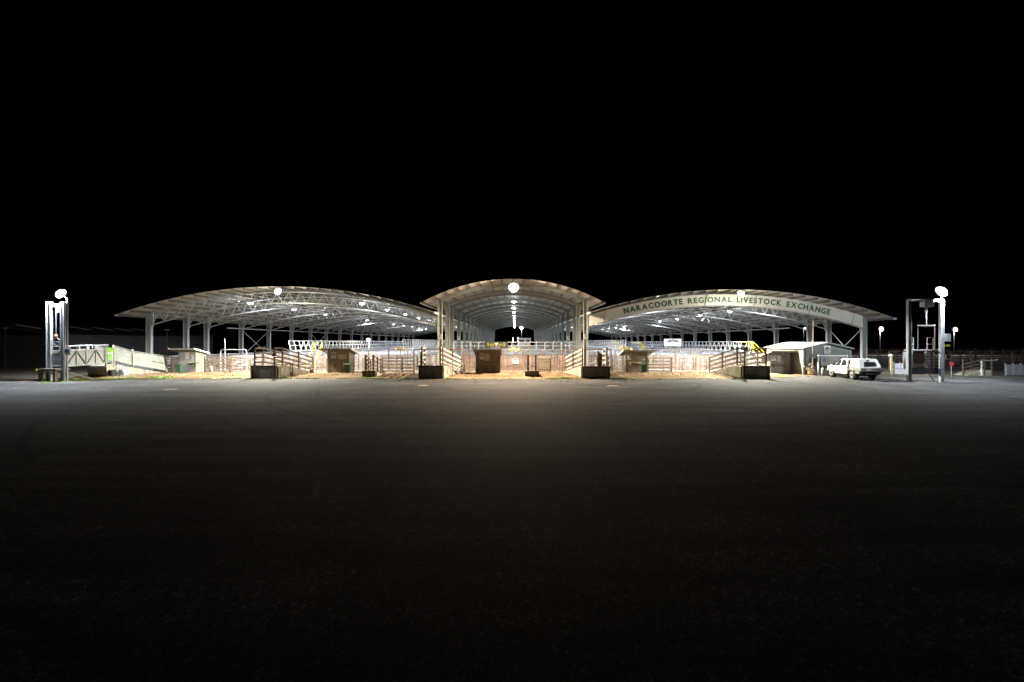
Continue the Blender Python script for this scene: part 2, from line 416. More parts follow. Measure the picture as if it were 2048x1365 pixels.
def roof_on(root, arc, xa, xb, purlin_pitch, pd, mroof):
    spans = [(YF, FRAMES[0])] + list(zip(FRAMES, FRAMES[1:])) + [(FRAMES[-1], YE)]
    cache = {}
    for a, b in spans:
        k = round(b - a, 2)
        if k not in cache: cache[k] = roof_bay(arc, xa, xb, b - a).mesh('roof_sheet', mroof)
        obj('roof_sheet', cache[k], parent=root, loc=(0, a, 0))
    n = int(round((xb - xa) / purlin_pitch))
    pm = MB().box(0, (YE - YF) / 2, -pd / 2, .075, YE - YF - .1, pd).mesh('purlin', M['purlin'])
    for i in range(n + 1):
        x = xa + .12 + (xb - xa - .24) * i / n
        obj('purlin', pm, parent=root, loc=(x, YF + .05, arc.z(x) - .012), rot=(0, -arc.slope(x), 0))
    for x, s in ((xa, -1), (xb, 1)):
        g = MB().prism([(0, 0), (s * .2, 0), (s * .2, .22), (s * .17, .22), (s * .17, .03), (0, .03)], 'y', 0, YE - YF)
        obj('gutter', g, M['white'], root, loc=(x + s * .02, YF, arc.z(x) - .2))

# ---- central hall
hall = thing('vaulted_hall', 'tall central vaulted hall on grey columns between two wider sheds', 'livestock hall', (0, 0, 0))
HA = Arc(-10.56, 10.06, 7.96, 7.96, 10.6)
roof_on(hall, HA, -10.5, 10.0, 1.25, .2, M['roof'])
rb = arc_beam(HA, -8.9, 8.4, .22, .38, .22).mesh('rafter', M['rafter'])
lcol = column_mb(HA.z(-8.9) - .35).mesh('column', M['colsteel'])
for y in FRAMES:
    obj('rafter', rb, parent=hall, loc=(0, y, 0))
    for x in (-8.9, 8.4): obj('column', lcol, parent=hall, loc=(x, y, 0))
for k, (x, y) in enumerate(((-8.9, FRAMES[0]), (8.4, FRAMES[0]), (-8.9, FRAMES[2] + 8.1), (8.4, FRAMES[2] + 8.1))):
    pl = obj('number_plate', MB().box(0, 0, 0, .44, .02, .6), M['colsteel'] if k < 2 else M['white'], hall, loc=(x, y - .2, 4.1))
    obj('mark', MB().lathe([(.1, 0), (.1, .012)], (0, -.02, .08), 10, 'y'), M['black'], pl)

# ---- side sheds
def side_shed(root, side, xo, xi, ea, xin, zo, zi, zc, bo, bi, bc, sign=False):
    """xo outer column, xi inner (hall) column; roof from ea to xin"""
    lo, hi = (ea, xin) if ea < xin else (xin, ea)
    zl, zh = (zo, zi) if ea < xin else (zi, zo)
    A = Arc(lo, hi, zl, zh, zc)
    roof_on(root, A, lo, hi, 1.42, .26, M['roof'])
    c0, c1 = (xo, xi) if xo < xi else (xi, xo)
    b0, b1 = (bo, bi) if xo < xi else (bi, bo)
    B = Arc(c0, c1, b0, b1, bc)
    cm = column_mb(A.z(xo) - .32, .6, .34).mesh('column', M['colsteel'])
    top = arc_beam(A, c0 + .2, c1 - .2, .11, .11, .30, 30).mesh('top_chord', M['truss'])
    bot = arc_beam(B, c0 + .2, c1 - .2, .13, .13, 0, 30).mesh('bottom_chord', M['truss'])
    # web members
    nw = 24; webs = []
    for i in range(nw):
        xa = c0 + .4 + (c1 - c0 - .8) * i / nw; xb = c0 + .4 + (c1 - c0 - .8) * (i + .5) / nw; xd = c0 + .4 + (c1 - c0 - .8) * (i + 1) / nw
        webs.append(((xa, 0, B.z(xa) - .05), (xb, 0, A.z(xb) - .36))); webs.append(((xb, 0, A.z(xb) - .36), (xd, 0, B.z(xd) - .05)))
    wm = [MB().tube(p, q, .038, 5).mesh('web', M['truss']) for p, q in webs]
    allw = MB()
    for p, q in webs: allw.tube(p, q, .038, 4)
    allw = allw.mesh('web', M['truss'])
    for k, y in enumerate(FRAMES):
        t = obj('truss', MB().box(xo - .42 * (1 if xo > 0 else -1), 0, (B.z(xo) + A.z(xo)) / 2 - .2, .12, .12, A.z(xo) - B.z(xo) - .1), M['truss'], root, loc=(0, y, 0))
        obj('top_chord', top, parent=t); obj('bottom_chord', bot, parent=t)
        if k < 4:
            for w in wm: obj('web', w, parent=t)
        else: obj('web', allw, parent=t, kind='stuff')
        obj('column', cm, parent=root, loc=(xo, y, 0))
    sg = 1 if xo > 0 else -1
    obj('tie_pipe', MB().tube((xo - sg * .36, FRAMES[2] + 4, 5.55), (xo - sg * .36, FRAMES[-1], 5.55), .09, 8), M['galv'], root)
    def brace(ya, za, yb, zb): obj('brace', MB().tube((xo - sg * .05, ya, za), (xo - sg * .05, yb, zb), .045, 6), M['galv'], root)
    if sg < 0:
        brace(FRAMES[3] + .2, 5.3, FRAMES[4] - .2, 1.2); brace(FRAMES[3] + .2, 1.2, FRAMES[4] - .2, 5.3)
        brace(FRAMES[6] + .2, 5.3, FRAMES[7] - .2, 1.2); brace(FRAMES[6] + .2, 1.2, FRAMES[7] - .2, 5.3)
    else:
        brace(FRAMES[0] + .2, 5.1, FRAMES[1] - 2.9, 2.9); brace(FRAMES[1] - .2, 5.1, FRAMES[0] + 3.1, 2.9); brace(FRAMES[1] - 2.9, 2.9, FRAMES[1] - 2.9, .0)
    return A, B
left = thing('arched_shed', 'wide open arched shed with bare trusses on the left of the hall', 'livestock shed', (0, 0, 0), 0, 'arched saleyard sheds')
LA, LB = side_shed(left, 'left', -43.4, -8.9, -45.0, -9.3, 6.6, 6.9, 9.75, 5.45, 5.35, 8.15)
right = thing('arched_shed', 'wide open arched shed behind the curved white sign with green letters', 'livestock shed', (0, 0, 0), 0, 'arched saleyard sheds')
RA, RB = side_shed(right, 'right', 41.4, 8.4, 42.9, 8.7, 6.2, 6.9, 9.40, 5.1, 5.3, 7.85)

# ---- curved sign across the right shed
def text_mesh(s, size=1.0, off=0.0, ext=.006, name='letter', material=None):
    cu = bpy.data.curves.new('t', 'FONT'); cu.body = s; cu.size = size; cu.offset = off; cu.extrude = ext; cu.align_x = 'LEFT'; cu.resolution_u = 4
    o = bpy.data.objects.new('t', cu); COL.objects.link(o)
    dg = bpy.context.evaluated_depsgraph_get(); dg.update()
    me = bpy.data.meshes.new_from_object(o.evaluated_get(dg))
    bpy.data.objects.remove(o); bpy.data.curves.remove(cu)
    me.name = name; me.materials.clear()
    if material: me.materials.append(material)
    return me
def stand_text(me, target_w=None, target_h=None, centre=True):
    """turn an xy text mesh into an xz one facing -y; scale to the wanted width/height"""
    xs = [v.co.x for v in me.vertices]; ys = [v.co.y for v in me.vertices]
    w, h = max(xs) - min(xs), max(ys) - min(ys)
    kx = target_w / w if target_w else 1; ky = target_h / h if target_h else (kx if target_w else 1)
    if not target_w and target_h: kx = ky
    cx = (max(xs) + min(xs)) / 2 if centre else min(xs); cy = (max(ys) + min(ys)) / 2 if centre else 0
    for v in me.vertices: v.co = Vector(((v.co.x - cx) * kx, -v.co.z, (v.co.y - cy) * ky))
    return me
YS = 53.7
sign = thing('fascia_sign', 'long curved white fascia sign with green capital letters across the right shed', 'sign', (25, YS, 0))
def band_z(x): return (RB.z(x) - .05, RA.z(x) - .3)
joints = [8.75, gx(1207, YS), gx(1409, YS), gx(1506.5, YS), gx(1617, YS), gx(1703, YS), 41.05]
panels = []
for a, b in zip(joints, joints[1:]):
    m = MB(); n = 10; a += .012; b -= .012
    for i in range(n + 1):
        x = a + (b - a) * i / n; z0, z1 = band_z(x)
        m.v += [(x - 25, -.03, z0), (x - 25, .03, z0), (x - 25, .03, z1), (x - 25, -.03, z1)]
    for i in range(n):
        q = i * 4
        for k in range(4): m.f.append((q + k, q + (k + 1) % 4, q + 4 + (k + 1) % 4, q + 4 + k))
    m.f += [(0, 1, 2, 3), (n * 4 + 3, n * 4 + 2, n * 4 + 1, n * 4)]
    panels.append((a, b, obj('sign_panel', m, M['band'], sign)))
for x in joints[1:-1]:
    z0, z1 = band_z(x)
    obj('brace', MB().bar((x - 25 - .0, -.06, z0 - .02), (x - 25 + .35, -.10, z1 + .1), .05), M['truss'], sign)
LETTERS = {}
def letter(ch):
    if ch not in LETTERS: LETTERS[ch] = stand_text(text_mesh(ch, 1.0, .034, .01, material=M['green']))
    return LETTERS[ch]
for word, u0, u1 in (('NARACOORTE', 1247, 1365), ('REGIONAL', 1375.5, 1463.5), ('LIVESTOCK', 1473, 1563), ('EXCHANGE', 1573, 1660)):
    ws = []
    for ch in word:
        xs = [v.co.x for v in letter(ch).vertices]; ws.append(max(xs) - min(xs))
    xa, xb = gx(u0, YS), gx(u1, YS); gap = .13; k = (xb - xa) / (sum(ws) + gap * (len(ws) - 1)); x = xa
    for ch, w in zip(word, ws):
        cx = x + w * k / 2; z0, z1 = band_z(cx); sl = (RA.slope(cx) + RB.slope(cx)) / 2
        par = [p for a, b, p in panels if a - .05 <= cx <= b + .05][0]
        hs = [v.co.z for v in letter(ch).vertices]
        o = obj('letter', letter(ch), parent=par, loc=(cx - 25, -.045, (z0 + z1) / 2 + .02), rot=(0, -sl, 0))
        o.scale = (k, 1, .66 / .75 if k else 1)
        x += (w + gap) * k

# ------------------------------------------------------------------ lamps
def add_point(name, loc, power, col, parent=None, r=.15, spot=None):
    l = bpy.data.lights.new(name, 'SPOT' if spot else 'POINT'); l.energy = power; l.color = col; l.shadow_soft_size = r
    if spot: l.spot_size = math.radians(spot); l.spot_blend = .6
    o = bpy.data.objects.new(name, l); COL.objects.link(o); o.location = loc
    if parent: o.parent = parent
    return o
def flood(label, loc, power, col, lens, w=.85, h=.6, arm_to=None, group='floodlights on the shed fronts', aim=-.5, spill=1.0, cone=150):
    t = thing('floodlight', label, 'floodlight', loc, 0, group)
    r = h * .5
    body = MB().lathe([(r * 1.04, 0), (r * 1.04, .06), (r * .8, .2), (r * .3, .3)], (0, 0, 0), 16, 'y')
    obj('housing', body, M['housing'], t, rot=(aim, 0, 0))
    obj('lens', MB().lathe([(.02, -r * .62), (r * .45, -r * .54), (r * .8, -r * .3), (r, 0)], (0, -.005, 0), 16, 'y'), M[lens], t, rot=(aim, 0, 0))
    if arm_to:
        a = Vector(arm_to) - Vector(loc)
        obj('arm', MB().tube((0, .15, .1), a, .035, 6), M['galv'], t)
    sp = add_point('flood_spill', (0, -.42, -.42), power * spill, col, t, .2, 178); sp.rotation_euler = (math.radians(84), 0, 0); sp.data.spot_blend = .25
    if spill < 1: add_point('flood_light', (0, -.42, -.40), power * (1 - spill), col, t, .2, cone)
    return t
YFL = 50.75
XC, XL, XR = -.15, gx(556, YFL), gx(1482, YFL)
flood('large warm floodlight hanging at the crown of the central hall', (XC, 50.4, gz(575, 50.4)), P_FRONT, C_WARM, 'lens_warm', 1.25, 1.15, (XC, 51.6, 10.35), spill=.13, cone=170)
flood('cream floodlight hanging at the crown of the bare left shed', (XL, YFL, gz(583, YFL)), P_SIDE, C_CREAM, 'lens_cream', .85, .8, (XL, 51.6, 9.5), spill=.032, cone=161)
flood('cream floodlight hanging in front of the green lettered sign', (XR, YFL, gz(588, YFL)), P_SIDE, C_CREAM, 'lens_cream', .85, .8, (XR, 51.6, 9.2), spill=.022, cone=161)

def make_bay():
    t = thing('bay_lamp', 'x', 'ceiling lamp')
    obj('shade', MB().lathe([(.05, .3), (.09, .2), (.31, .05), (.33, .03)], n=12), M['galv'], t)
    obj('diffuser', MB().lathe([(.36, .02), (.34, -.10), (.21, -.22), (.03, -.27)], n=12), M['bulb'], t)
    obj('rod', MB().tube((0, 0, .28), (0, 0, .75), .02, 5), M['galv'], t)
    return t
bay = make_bay(); used = False
def put_bay(loc, label, group, power, col):
    global used
    if not used: t = bay; t.location = loc; t['label'] = label; t['group'] = group; used = True
    else: t = dup(bay_proto, loc, 0, label, group)
    lamps.append((t, power, col)); return t
bay_proto = bay; lamps = []
for k in range(11):
    put_bay((-.2, 68 + 12.15 * k, 9.55), f'round lamp under the central hall ridge, {nth(k)} from the front', 'round lamps along the hall ridge', P_HALL, C_HALL)
for rx, nm in ((-33.7, 'outer'), (-19.5, 'inner')):
    for k in range(11):
        if (nm, k) in (('outer', 3), ('outer', 5), ('inner', 5)): continue
        put_bay((rx, 58 + 11.4 * k, 8.45), f'round lamp under the left shed roof, {nm} row, {nth(k)} place from front', 'round lamps under the left shed', P_BAY, C_BAY)
for rx, nm in ((32.7, 'outer'), (18.5, 'inner')):
    for k in range(11):
        if (nm, k) in (('outer', 5), ('outer', 6)): continue
        put_bay((rx, 58 + 11.2 * k, 8.2), f'round lamp under the right shed roof, {nm} row, {nth(k)} place from front', 'round lamps under the right shed', P_BAY, C_BAY)
for t, p, c in lamps:
    add_point('bay_light', (0, 0, -.40), p, c, t, .12, 155)
    add_point('bay_spill', (0, 0, -.42), p * .09, c, t, .12)

def pole_lamp(label, x, y, zl, power, col, lens, size=.5, pole_base=0):
    t = thing('lamp_post', label, 'lamp post', (x, y, 0), 0, 'lamp posts in the yards')
    obj('pole', MB().path([(0, .3, pole_base), (0, .3, zl + .2)], [.09, .05], 8), M['housing'], t)
    obj('housing', MB().box(0, .08, zl + .05, size * 1.3, .35, size * .7), M['housing'], t)
    obj('lens', MB().lathe([(size * .1, -.16), (size * .4, -.1), (size * .5, 0)], (0, -.1, zl), 12, 'y'), M[lens], t)
    add_point('lamp_light', (0, -.2, zl - size * .5 - .25), power, col, t, .2)
    return t
pole_lamp('slim lamp post just beyond the open far end of the hall', gx(1043, 206), 206, gz(655, 206), 9000, C_BAY, 'lens_cool', 1.6)
pole_lamp('lamp post in the dark yards between the sign end column and the hoist', gx(1762, 120), 120, gz(658, 120), P_FAR, C_BAY, 'lens_cool', 1.1)
pole_lamp('lamp post in the dark yards right of the hoist gantry', gx(1910, 120), 120, gz(659, 120), P_FAR, C_BAY, 'lens_cool', 1.1)
pole_lamp('small warm work light on a post above the left walkway', gx(737, 74), 74, gz(680, 74), 2500, C_WARM, 'lens_warm', .55, 2.0)
pole_lamp('thin pole with a small dim light behind the office roof', gx(1609, 95), 95, gz(657, 95), 300, C_BAY, 'lens_cool', .35)

# ------------------------------------------------------------------ pens
def panel_mesh(L, h, rails, rr, pr, m, name, flat=False):
    b = MB()
    for i in range(rails):
        z = h * (.16 + .84 * i / (rails - 1)) - .02
        if flat: b.box(L / 2, 0, z, L, .035, .11)
        else: b.tube((0, 0, z), (L, 0, z), rr, 5)
    for x in (.04, L * .5, L - .04): b.tube((x, 0, -.02), (x, 0, h + .04), pr if x != L * .5 else rr, 5)
    return b.mesh(name, m)
def panel_thing(L, h, rails, rr, pr, m, label, cat, group, loc, rz):
    t = thing('pen_panel', label, cat, loc, rz, group)
    rm = MB().tube((0, 0, 0), (L, 0, 0), rr, 5).mesh('rail', m); pm = MB().tube((0, 0, -.03), (0, 0, h + .05), pr, 6).mesh('post', m)
    for i in range(rails): obj('rail', rm, parent=t, loc=(0, 0, h * (.16 + .84 * i / (rails - 1)) - .02))
    for x in (.04, L * .5, L - .04): obj('post', pm, parent=t, loc=(x, 0, 0))
    return t
PW = 4.04; X0 = -42.6; NP = 21
brown = None; lab_b = 'brown pipe pen panel in the rows just behind the front fence'
for row, y in enumerate((55.4, 59.2, 62.6)):
    for i in range(NP):
        lab_b = f'brown pipe pen panel, {nth(row)} cross row behind the front fence, {nth(i)} from left'
        loc = (X0 + i * PW + random.uniform(-.05, .05), y + random.uniform(-.05, .05), 0)
        if brown is None: brown = panel_thing(PW, 1.72, 6, .032, .05, M['rustpale'], lab_b, 'pen panel', 'brown pen panels behind the front fence', loc, 0)
        else: dup(brown, loc, random.uniform(-.01, .01), lab_b)
gal = panel_mesh(PW, 1.72, 7, .034, .045, M['galvpale'], 'pen_panel')
lab_g = 'galvanised pipe pen panel in the rows under the shed roofs'
def gpanel(loc, rz, lab): obj('pen_panel', gal, loc=loc, rz=rz, label=lab, cat='pen panel', group='galvanised pen panels under the sheds')
for row, y in enumerate((66, 70, 74.2, 79, 84.5, 91)):
    for i in range(NP): gpanel((X0 + i * PW, y + random.uniform(-.05, .05), 0), 0, f'galvanised pipe pen panel, {nth(row)} galvanised cross row, {nth(i)} from left')
for i in range(0, NP + 1, 2):
    for k in range(9): gpanel((X0 + i * PW, 55.5 + k * PW, 0), PI / 2, f'galvanised pen panel end on to the road, {nth(i // 2)} line from left, {nth(k)} from front')
far = MB()
for y in (98, 105, 113, 122, 132, 143, 155, 168, 182):
    for z in (.35, .7, 1.05, 1.4, 1.72): far.bar((X0, y, z), (X0 + NP * PW, y, z), .06)
    for i in range(NP * 2 + 1): far.bar((X0 + i * PW / 2, y, 0), (X0 + i * PW / 2, y, 1.76), .07)
for i in range(0, NP + 1, 2):
    for z in (.35, .7, 1.05, 1.4, 1.72): far.bar((X0 + i * PW, 92, z), (X0 + i * PW, 190, z), .06)
obj('far_pens', far, M['galvpale'], kind='stuff', label='dense far rows of galvanised pens under the sheds', cat='pens')

# taller portal rails above the brown pens
pt = None
for i, (u0, u1) in enumerate(((640, 738), (738, 778), (778, 816), (935, 1008), (1008, 1047), (1047, 1085), (1085, 1122), (1230, 1262), (1312, 1352), (1352, 1387), (1387, 1424))):
    y = 57.2; xa, xb = gx(u0, y), gx(u1, y)
    t = thing('portal_rail', f'tall thin brown portal rail over the pens, {nth(i)} counted from the left', 'rail', (xa, y, 0), 0, 'tall portal rails over the pens')
    obj('top_rail', MB().tube((0, 0, 2.48), (xb - xa - .1, 0, 2.48), .035, 6), M['rust'], t)
    for x in (0, xb - xa - .1): obj('post', MB().tube((x, 0, -.02), (x, 0, 2.5), .045, 6), M['rust'], t)

# ------------------------------------------------------------------ catwalks
def catwalk(label, x, y0, y1, zd, hr, step, splay, w=1.2, mt='galvpale'):
    t = thing('catwalk', label, 'walkway', (x, y0, 0), 0, 'raised walkways above the pens'); L = y1 - y0
    obj('deck', MB().box(0, L / 2, zd - .06, w, L, .1), M['galv'], t)
    for s in (-1, 1):
        xx = s * (w / 2 + splay)
        obj('handrail', MB().tube((xx, 0, zd + hr), (xx, L, zd + hr), .04, 6), M[mt], t)
        obj('mid_rail', MB().tube((s * (w / 2 + splay * .5), 0, zd + hr * .5), (s * (w / 2 + splay * .5), L, zd + hr * .5), .032, 6), M[mt], t)
        pm = MB().tube((s * (w / 2), 0, zd - .1), (xx, 0, zd + hr), .034, 5).mesh('post', M[mt])
        lm = MB().tube((s * w / 2 * .9, 0, 0), (s * w / 2 * .9, 0, zd - .1), .05, 6).mesh('leg', M['galv'])
        n = int(L / step)
        for i in range(n + 1): obj('post', pm, parent=t, loc=(0, i * L / n, 0))
        for i in range(0, int(L / 4) + 1): obj('leg', lm, parent=t, loc=(0, min(L - .1, i * 4 + .1), 0))
    return t
cw1 = catwalk('long raised walkway with splayed rails down the left shed', -27.2, 56.5, 150, 2.45, 1.15, 1.35, .32)
cw2 = catwalk('higher raised walkway in the left shed beside the hall columns', -13.6, 58, 150, 2.62, 1.15, 1.35, .1)
cw3 = catwalk('higher raised walkway in the right shed beside the hall columns', 13.4, 58, 150, 2.55, 1.15, 1.35, .1)
cw4 = catwalk('long raised walkway ending in yellow stairs down the right shed', 28.6, 56.5, 150, 2.40, 1.1, 1.35, .3)
# cross walkway through the hall
t = thing('catwalk', 'cross walkway through the hall that carries the black banner', 'walkway', (0, 60.4, 0), 0, 'raised walkways above the pens')
obj('deck', MB().box(.1, .5, 2.42, 16.6, 1.0, .1), M['galv'], t)
for yy in (0, 1.0):
    for z in (2.95, 3.45): obj('handrail', MB().tube((-8.2, yy, z), (8.4, yy, z), .035, 6), M['galvpale'], t)
pm = MB().tube((0, 0, 2.4), (0, 0, 3.45), .03, 5).mesh('post', M['galvpale']); lm = MB().tube((0, 0, 0), (0, 0, 2.4), .05, 6).mesh('leg', M['galv'])
for i in range(16):
    for yy in (0, 1.0): obj('post', pm, parent=t, loc=(-8.2 + i * 16.6 / 15, yy, 0))
    if i % 3 == 0: obj('leg', lm, parent=t, loc=(-8.2 + i * 16.6 / 15, .5, 0))
# yellow stairs at the right walkway
def stairs(label, x, y, z1, run, m, w=1.0, rz=0, hr=1.0):
    t = thing('stairs', label, 'stairs', (x, y, 0), rz, 'steel stairs to the walkways'); n = 9
    for s in (0, 1):
        yy = s * w
        obj('stringer', MB().bar((0, yy, z1 - .1), (run, yy, 0), .06, .2), M['galv'], t)
        obj('handrail', MB().path([(-1.2, yy, z1 + hr), (0, yy, z1 + hr), (run, yy, hr * .95), (run, yy, 0)], .042, 6), M[m], t)
        obj('mid_rail', MB().path([(0, yy, z1 + hr * .5), (run, yy, hr * .5)], .035, 6), M[m], t)
        for f in (0, .5): obj('post', MB().tube((run * f, yy, z1 * (1 - f)), (run * f, yy, z1 * (1 - f) + hr), .04, 6), M[m], t)
    tm = MB().box(0, w / 2, 0, .26, w - .08, .035).mesh('tread', M['galv'])
    for i in range(n): obj('tread', tm, parent=t, loc=(run * (i + .5) / n, 0, z1 - z1 * (i + .5) / n))
    return t
stairs('yellow railed stairs at the near end of the right walkway', 29.4, 56.2, 2.35, 2.6, 'yellow', hr=1.12)
stairs('yellow railed stairs climbing to the left walkway', -26.2, 59.6, 2.4, 2.2, 'yellow', rz=-PI / 2)
stairs('yellow railed stairs inside the hall by the white cabin', gx(1046, 66), 66.3, 2.3, 1.7, 'yellow', 1.0, -PI / 2)
stairs('grey steel stairs beside the black banner in the hall', gx(1026, 70), 70.0, 3.2, 2.2, 'galvpale', .8, -PI / 2)
for i, (u, y) in enumerate(((1283, 68), (1238, 72))):
    stairs(('yellow railed stairs behind the right shed walkway near the white board', 'yellow railed stairs by the far end of the higher right walkway')[i], gx(u, y), y, 2.4, 1.8, 'yellow')

# white cabin on stilts inside the hall
yb = 92; t = thing('control_cabin', 'small white cabin with dark windows raised in the hall', 'cabin', (gx(1048, yb), yb, 0))
w = 26.5 * yb / F; z0, z1 = gz(691.5, yb), gz(677.5, yb)
obj('wall', MB().box(0, 1.2, (z0 + z1) / 2, w, 2.4, z1 - z0), M['white'], t)
obj('roof', MB().box(0, 1.2, z1 + .05, w + .3, 2.8, .1), M['white'], t)
for cx, ww in ((-w * .2, w * .5), (w * .29, w * .28)):
    f = obj('window', MB().box(cx, -.02, z0 + (z1 - z0) * .68, ww, .06, .5), M['white'], t)
    obj('pane', MB().box(cx, -.06, z0 + (z1 - z0) * .68, ww - .1, .02, .4), M['win'], f)
for sx in (-1, 1):
    for yy in (.2, 2.2): obj('leg', MB().box(sx * (w / 2 - .15), yy, z0 / 2, .12, .12, z0), M['galv'], t)

# black banner on the cross walkway
yb = 60.3; xb = gx(993, yb)
t = thing('banner', 'black banner with yellow lettering tied to the hall walkway', 'banner', (xb, yb, gz(690.5, yb)))
bw, bh = 46 * yb / F, 13 * yb / F
obj('cloth', MB().box(0, 0, 0, bw, .02, bh), M['black'], t)
def word(s, x, z, w, h, m, parent, y=-.022, name='lettering', off=.02): return obj(name, stand_text(text_mesh(s, 1, off, .004, name, m), w, h), parent=parent, loc=(x, y, z))
word('S', -bw * .37 + .02, .08, .26, .50, M['lemon'], t, off=.01); word('ALE', -bw * .2, .05, .62, .27, M['lemon'], t, off=.0)
word('ARD', bw * .17, .05, .62, .27, M['lemon'], t, off=.0); word('S', bw * .34, .08, .26, .50, M['lemon'], t, off=.01)
obj('horned_head', MB().prism([(-.2, .36), (-.13, .26), (-.07, .22), (0, .2), (.07, .22), (.13, .26), (.2, .36), (.2, .2), (.09, .1), (.07, -.1), (0, -.16), (-.07, -.1), (-.09, .1), (-.2, .2)], 'y', -.024, -.014), M['white'], t, loc=(-.02, 0, .02))
mb = MB(); x = -bw * .27
for k in range(16):
    w_ = random.uniform(.03, .075)
    if k not in (6, 8, 12): mb.box(x, -.016, -.28 + random.uniform(-.012, .012), w_, .008, random.uniform(.05, .09))
    x += w_ + .028
obj('small_print', mb, M['white'], t)

# white board with a roof emblem in the right shed
yb = 66; t = thing('sign_board', 'large white board with a dark triple roof emblem in the right shed', 'sign', (gx(1345.5, yb), yb, 0))
bw, z0, z1 = 34.5 * yb / F, gz(692.5, yb), gz(678, yb)
obj('board', MB().box(0, 0, (z0 + z1) / 2, bw, .05, z1 - z0), M['white'], t)
for sx in (-1, 1): obj('post', MB().tube((sx * bw * .36, .06, 0), (sx * bw * .36, .06, z1 - .1), .04, 6), M['galv'], t)
e = MB(); zc = z0 + (z1 - z0) * .58
e.prism([(-.95, 0), (-.6, .2), (-.2, .3), (-.24, .0)], 'y', -.04, -.028); e.prism([(.95, 0), (.6, .2), (.2, .3), (.24, .0)], 'y', -.04, -.028)
e.prism([(-.2, 0), (-.14, .25), (0, .36), (.14, .25), (.2, 0), (.1, 0), (.07, .15), (-.07, .15), (-.1, 0)], 'y', -.04, -.028)
obj('emblem', e, M['navy'], t, loc=(0, 0, zc))
# amber floats on rails
for lab, u, v, y in (('amber and yellow rounded rollers on the rail left of the first hall column', 801, 699, 56.9), ('amber and yellow rounded rollers on the rail beside the centre hut', 1028, 700.5, 56.9), ('amber and yellow rounded rollers behind the hut roof right of the hall', 1253, 699.5, 56.9)):
    t = thing('roller_guard', lab, 'gate roller', (gx(u, y), y, gz(v, y)), 0, 'amber rollers on the rails')
    obj('axle', MB().tube((-.65, 0, 0), (.65, 0, 0), .03, 6), M['galv'], t)
    for x in (-.48, .48): obj('roller', MB().lathe([(.06, -.22), (.13, -.18), (.14, 0), (.13, .18), (.06, .22)], (x, 0, 0), 10, 'x'), M['orange'], t)
    obj('cap', MB().prism([(-.25, .1), (.25, .1), (.16, .32), (-.16, .32)], 'y', -.15, .15), M['yellow'], t)
    obj('post', MB().tube((0, .05, -gz(v, y)), (0, .05, 0), .035, 6), M['rust'], t)

# ------------------------------------------------------------------ front fence line
YFN = 51.9
def timber_section(label, u0, u1, y=YFN, m='timber', nr=5, post='rust', h=1.72, solid=False):
    xa, xb = gx(u0, y), gx(u1, y); L = xb - xa
    t = thing('rail_fence', label, 'fence', (xa, y, 0), 0, 'rail fences along the front of the pens')
    for i in range(nr):
        z = h * (.14 + .86 * i / (nr - 1)) - .07
        hh = .145 if not solid else h * .84 / nr + .12
        obj('rail', MB().box(L / 2, -.07, z + random.uniform(-.015, .015), L - .02, .045, hh), M[m], t, rot=(0, random.uniform(-.006, .006), 0))
    n = max(1, round(L / 2.4))
    for i in range(n + 1): obj('post', MB().box(L * i / n, .03, (h + .12) / 2 - .02, .12, .12, h + .12), M[post], t)
    return t
def pipe_gate(label, u0, u1, y=YFN, m='rust', h=1.66, rails=6, rz=0, mesh=False, double=False):
    xa, xb = gx(u0, y), gx(u1, y); L = xb - xa
    t = thing('pipe_gate', label, 'gate', (xa, y, 0), rz, 'pipe gates along the front of the pens')
    spans = [(.03, L / 2 - .03), (L / 2 + .03, L - .03)] if double else [(.03, L - .03)]
    for a, b in spans:
        r = .14
        pts = [(a, 0, .1), (a, 0, h - r), (a + r * .3, 0, h - r * .3), (a + r, 0, h), (b - r, 0, h), (b - r * .3, 0, h - r * .3), (b, 0, h - r), (b, 0, .1)]
        obj('frame', MB().path(pts, .04, 6, True), M[m], t)
        for i in range(1, rails): 
            z = .1 + (h - .1) * (i / rails)
            obj('rail', MB().tube((a, 0, z), (b, 0, z), .03, 5), M[m], t)
        obj('stile', MB().tube(((a + b) / 2, 0, .1), ((a + b) / 2, 0, h), .028, 5), M[m], t)
    return t
# corrugated gate left of the first hut
xa, xb = gx(343, 52.8), gx(357.5, 52.8)
t = thing('steel_gate', 'pale ribbed steel gate between the galvanised ramp and the first hut', 'gate', (xa, 52.8, 0))
for i in range(7): obj('slat', MB().prism([(-.03, 0), (.02, .03), (.02, .17), (-.03, .2)], 'x', .05, xb - xa - .05), M['rustpale'], t, loc=(0, 0, .1 + i * .235))
for x in (0, xb - xa): obj('post', MB().box(x, 0, 1.0, .09, .09, 2.0), M['rust'], t)
timber_section('brown timber rail fence between the first hut and a tall bent pipe', 409.5, 459)
pipe_gate('wide rusty pipe gate just left of the ramp numbered ten', 460.5, 503)
pipe_gate('narrow pipe gate between the ramp numbered ten and the second hut', 633, 654)
pipe_gate('pipe gate between the second hut and the small loading ramp', 707, 726.5)
timber_section('timber rail fence right of the left small loading ramp', 765, 804)
timber_section('short timber rail fence joining the left portal post', 804.5, 828)
pipe_gate('red pipe gate between the left hall ramp and the centre hut', 929.5, 951)
pipe_gate('double pipe gate with a white notice right of the centre hut', 1003.5, 1050, double=True)
pipe_gate('pipe gate behind the right small loading ramp', 1054, 1075, 52.6)
timber_section('close boarded timber fence panel right of the right small ramp', 1077, 1100, m='timber', nr=6, solid=True)
pipe_gate('pipe gate left of the right portal post', 1101, 1119)
pipe_gate('pipe gate swung open towards the asphalt beside the right portal', 1119.5, 1140, YFN, rz=-1.15)
pipe_gate('pipe gate between the right hall ramp and the fourth hut', 1224, 1245)
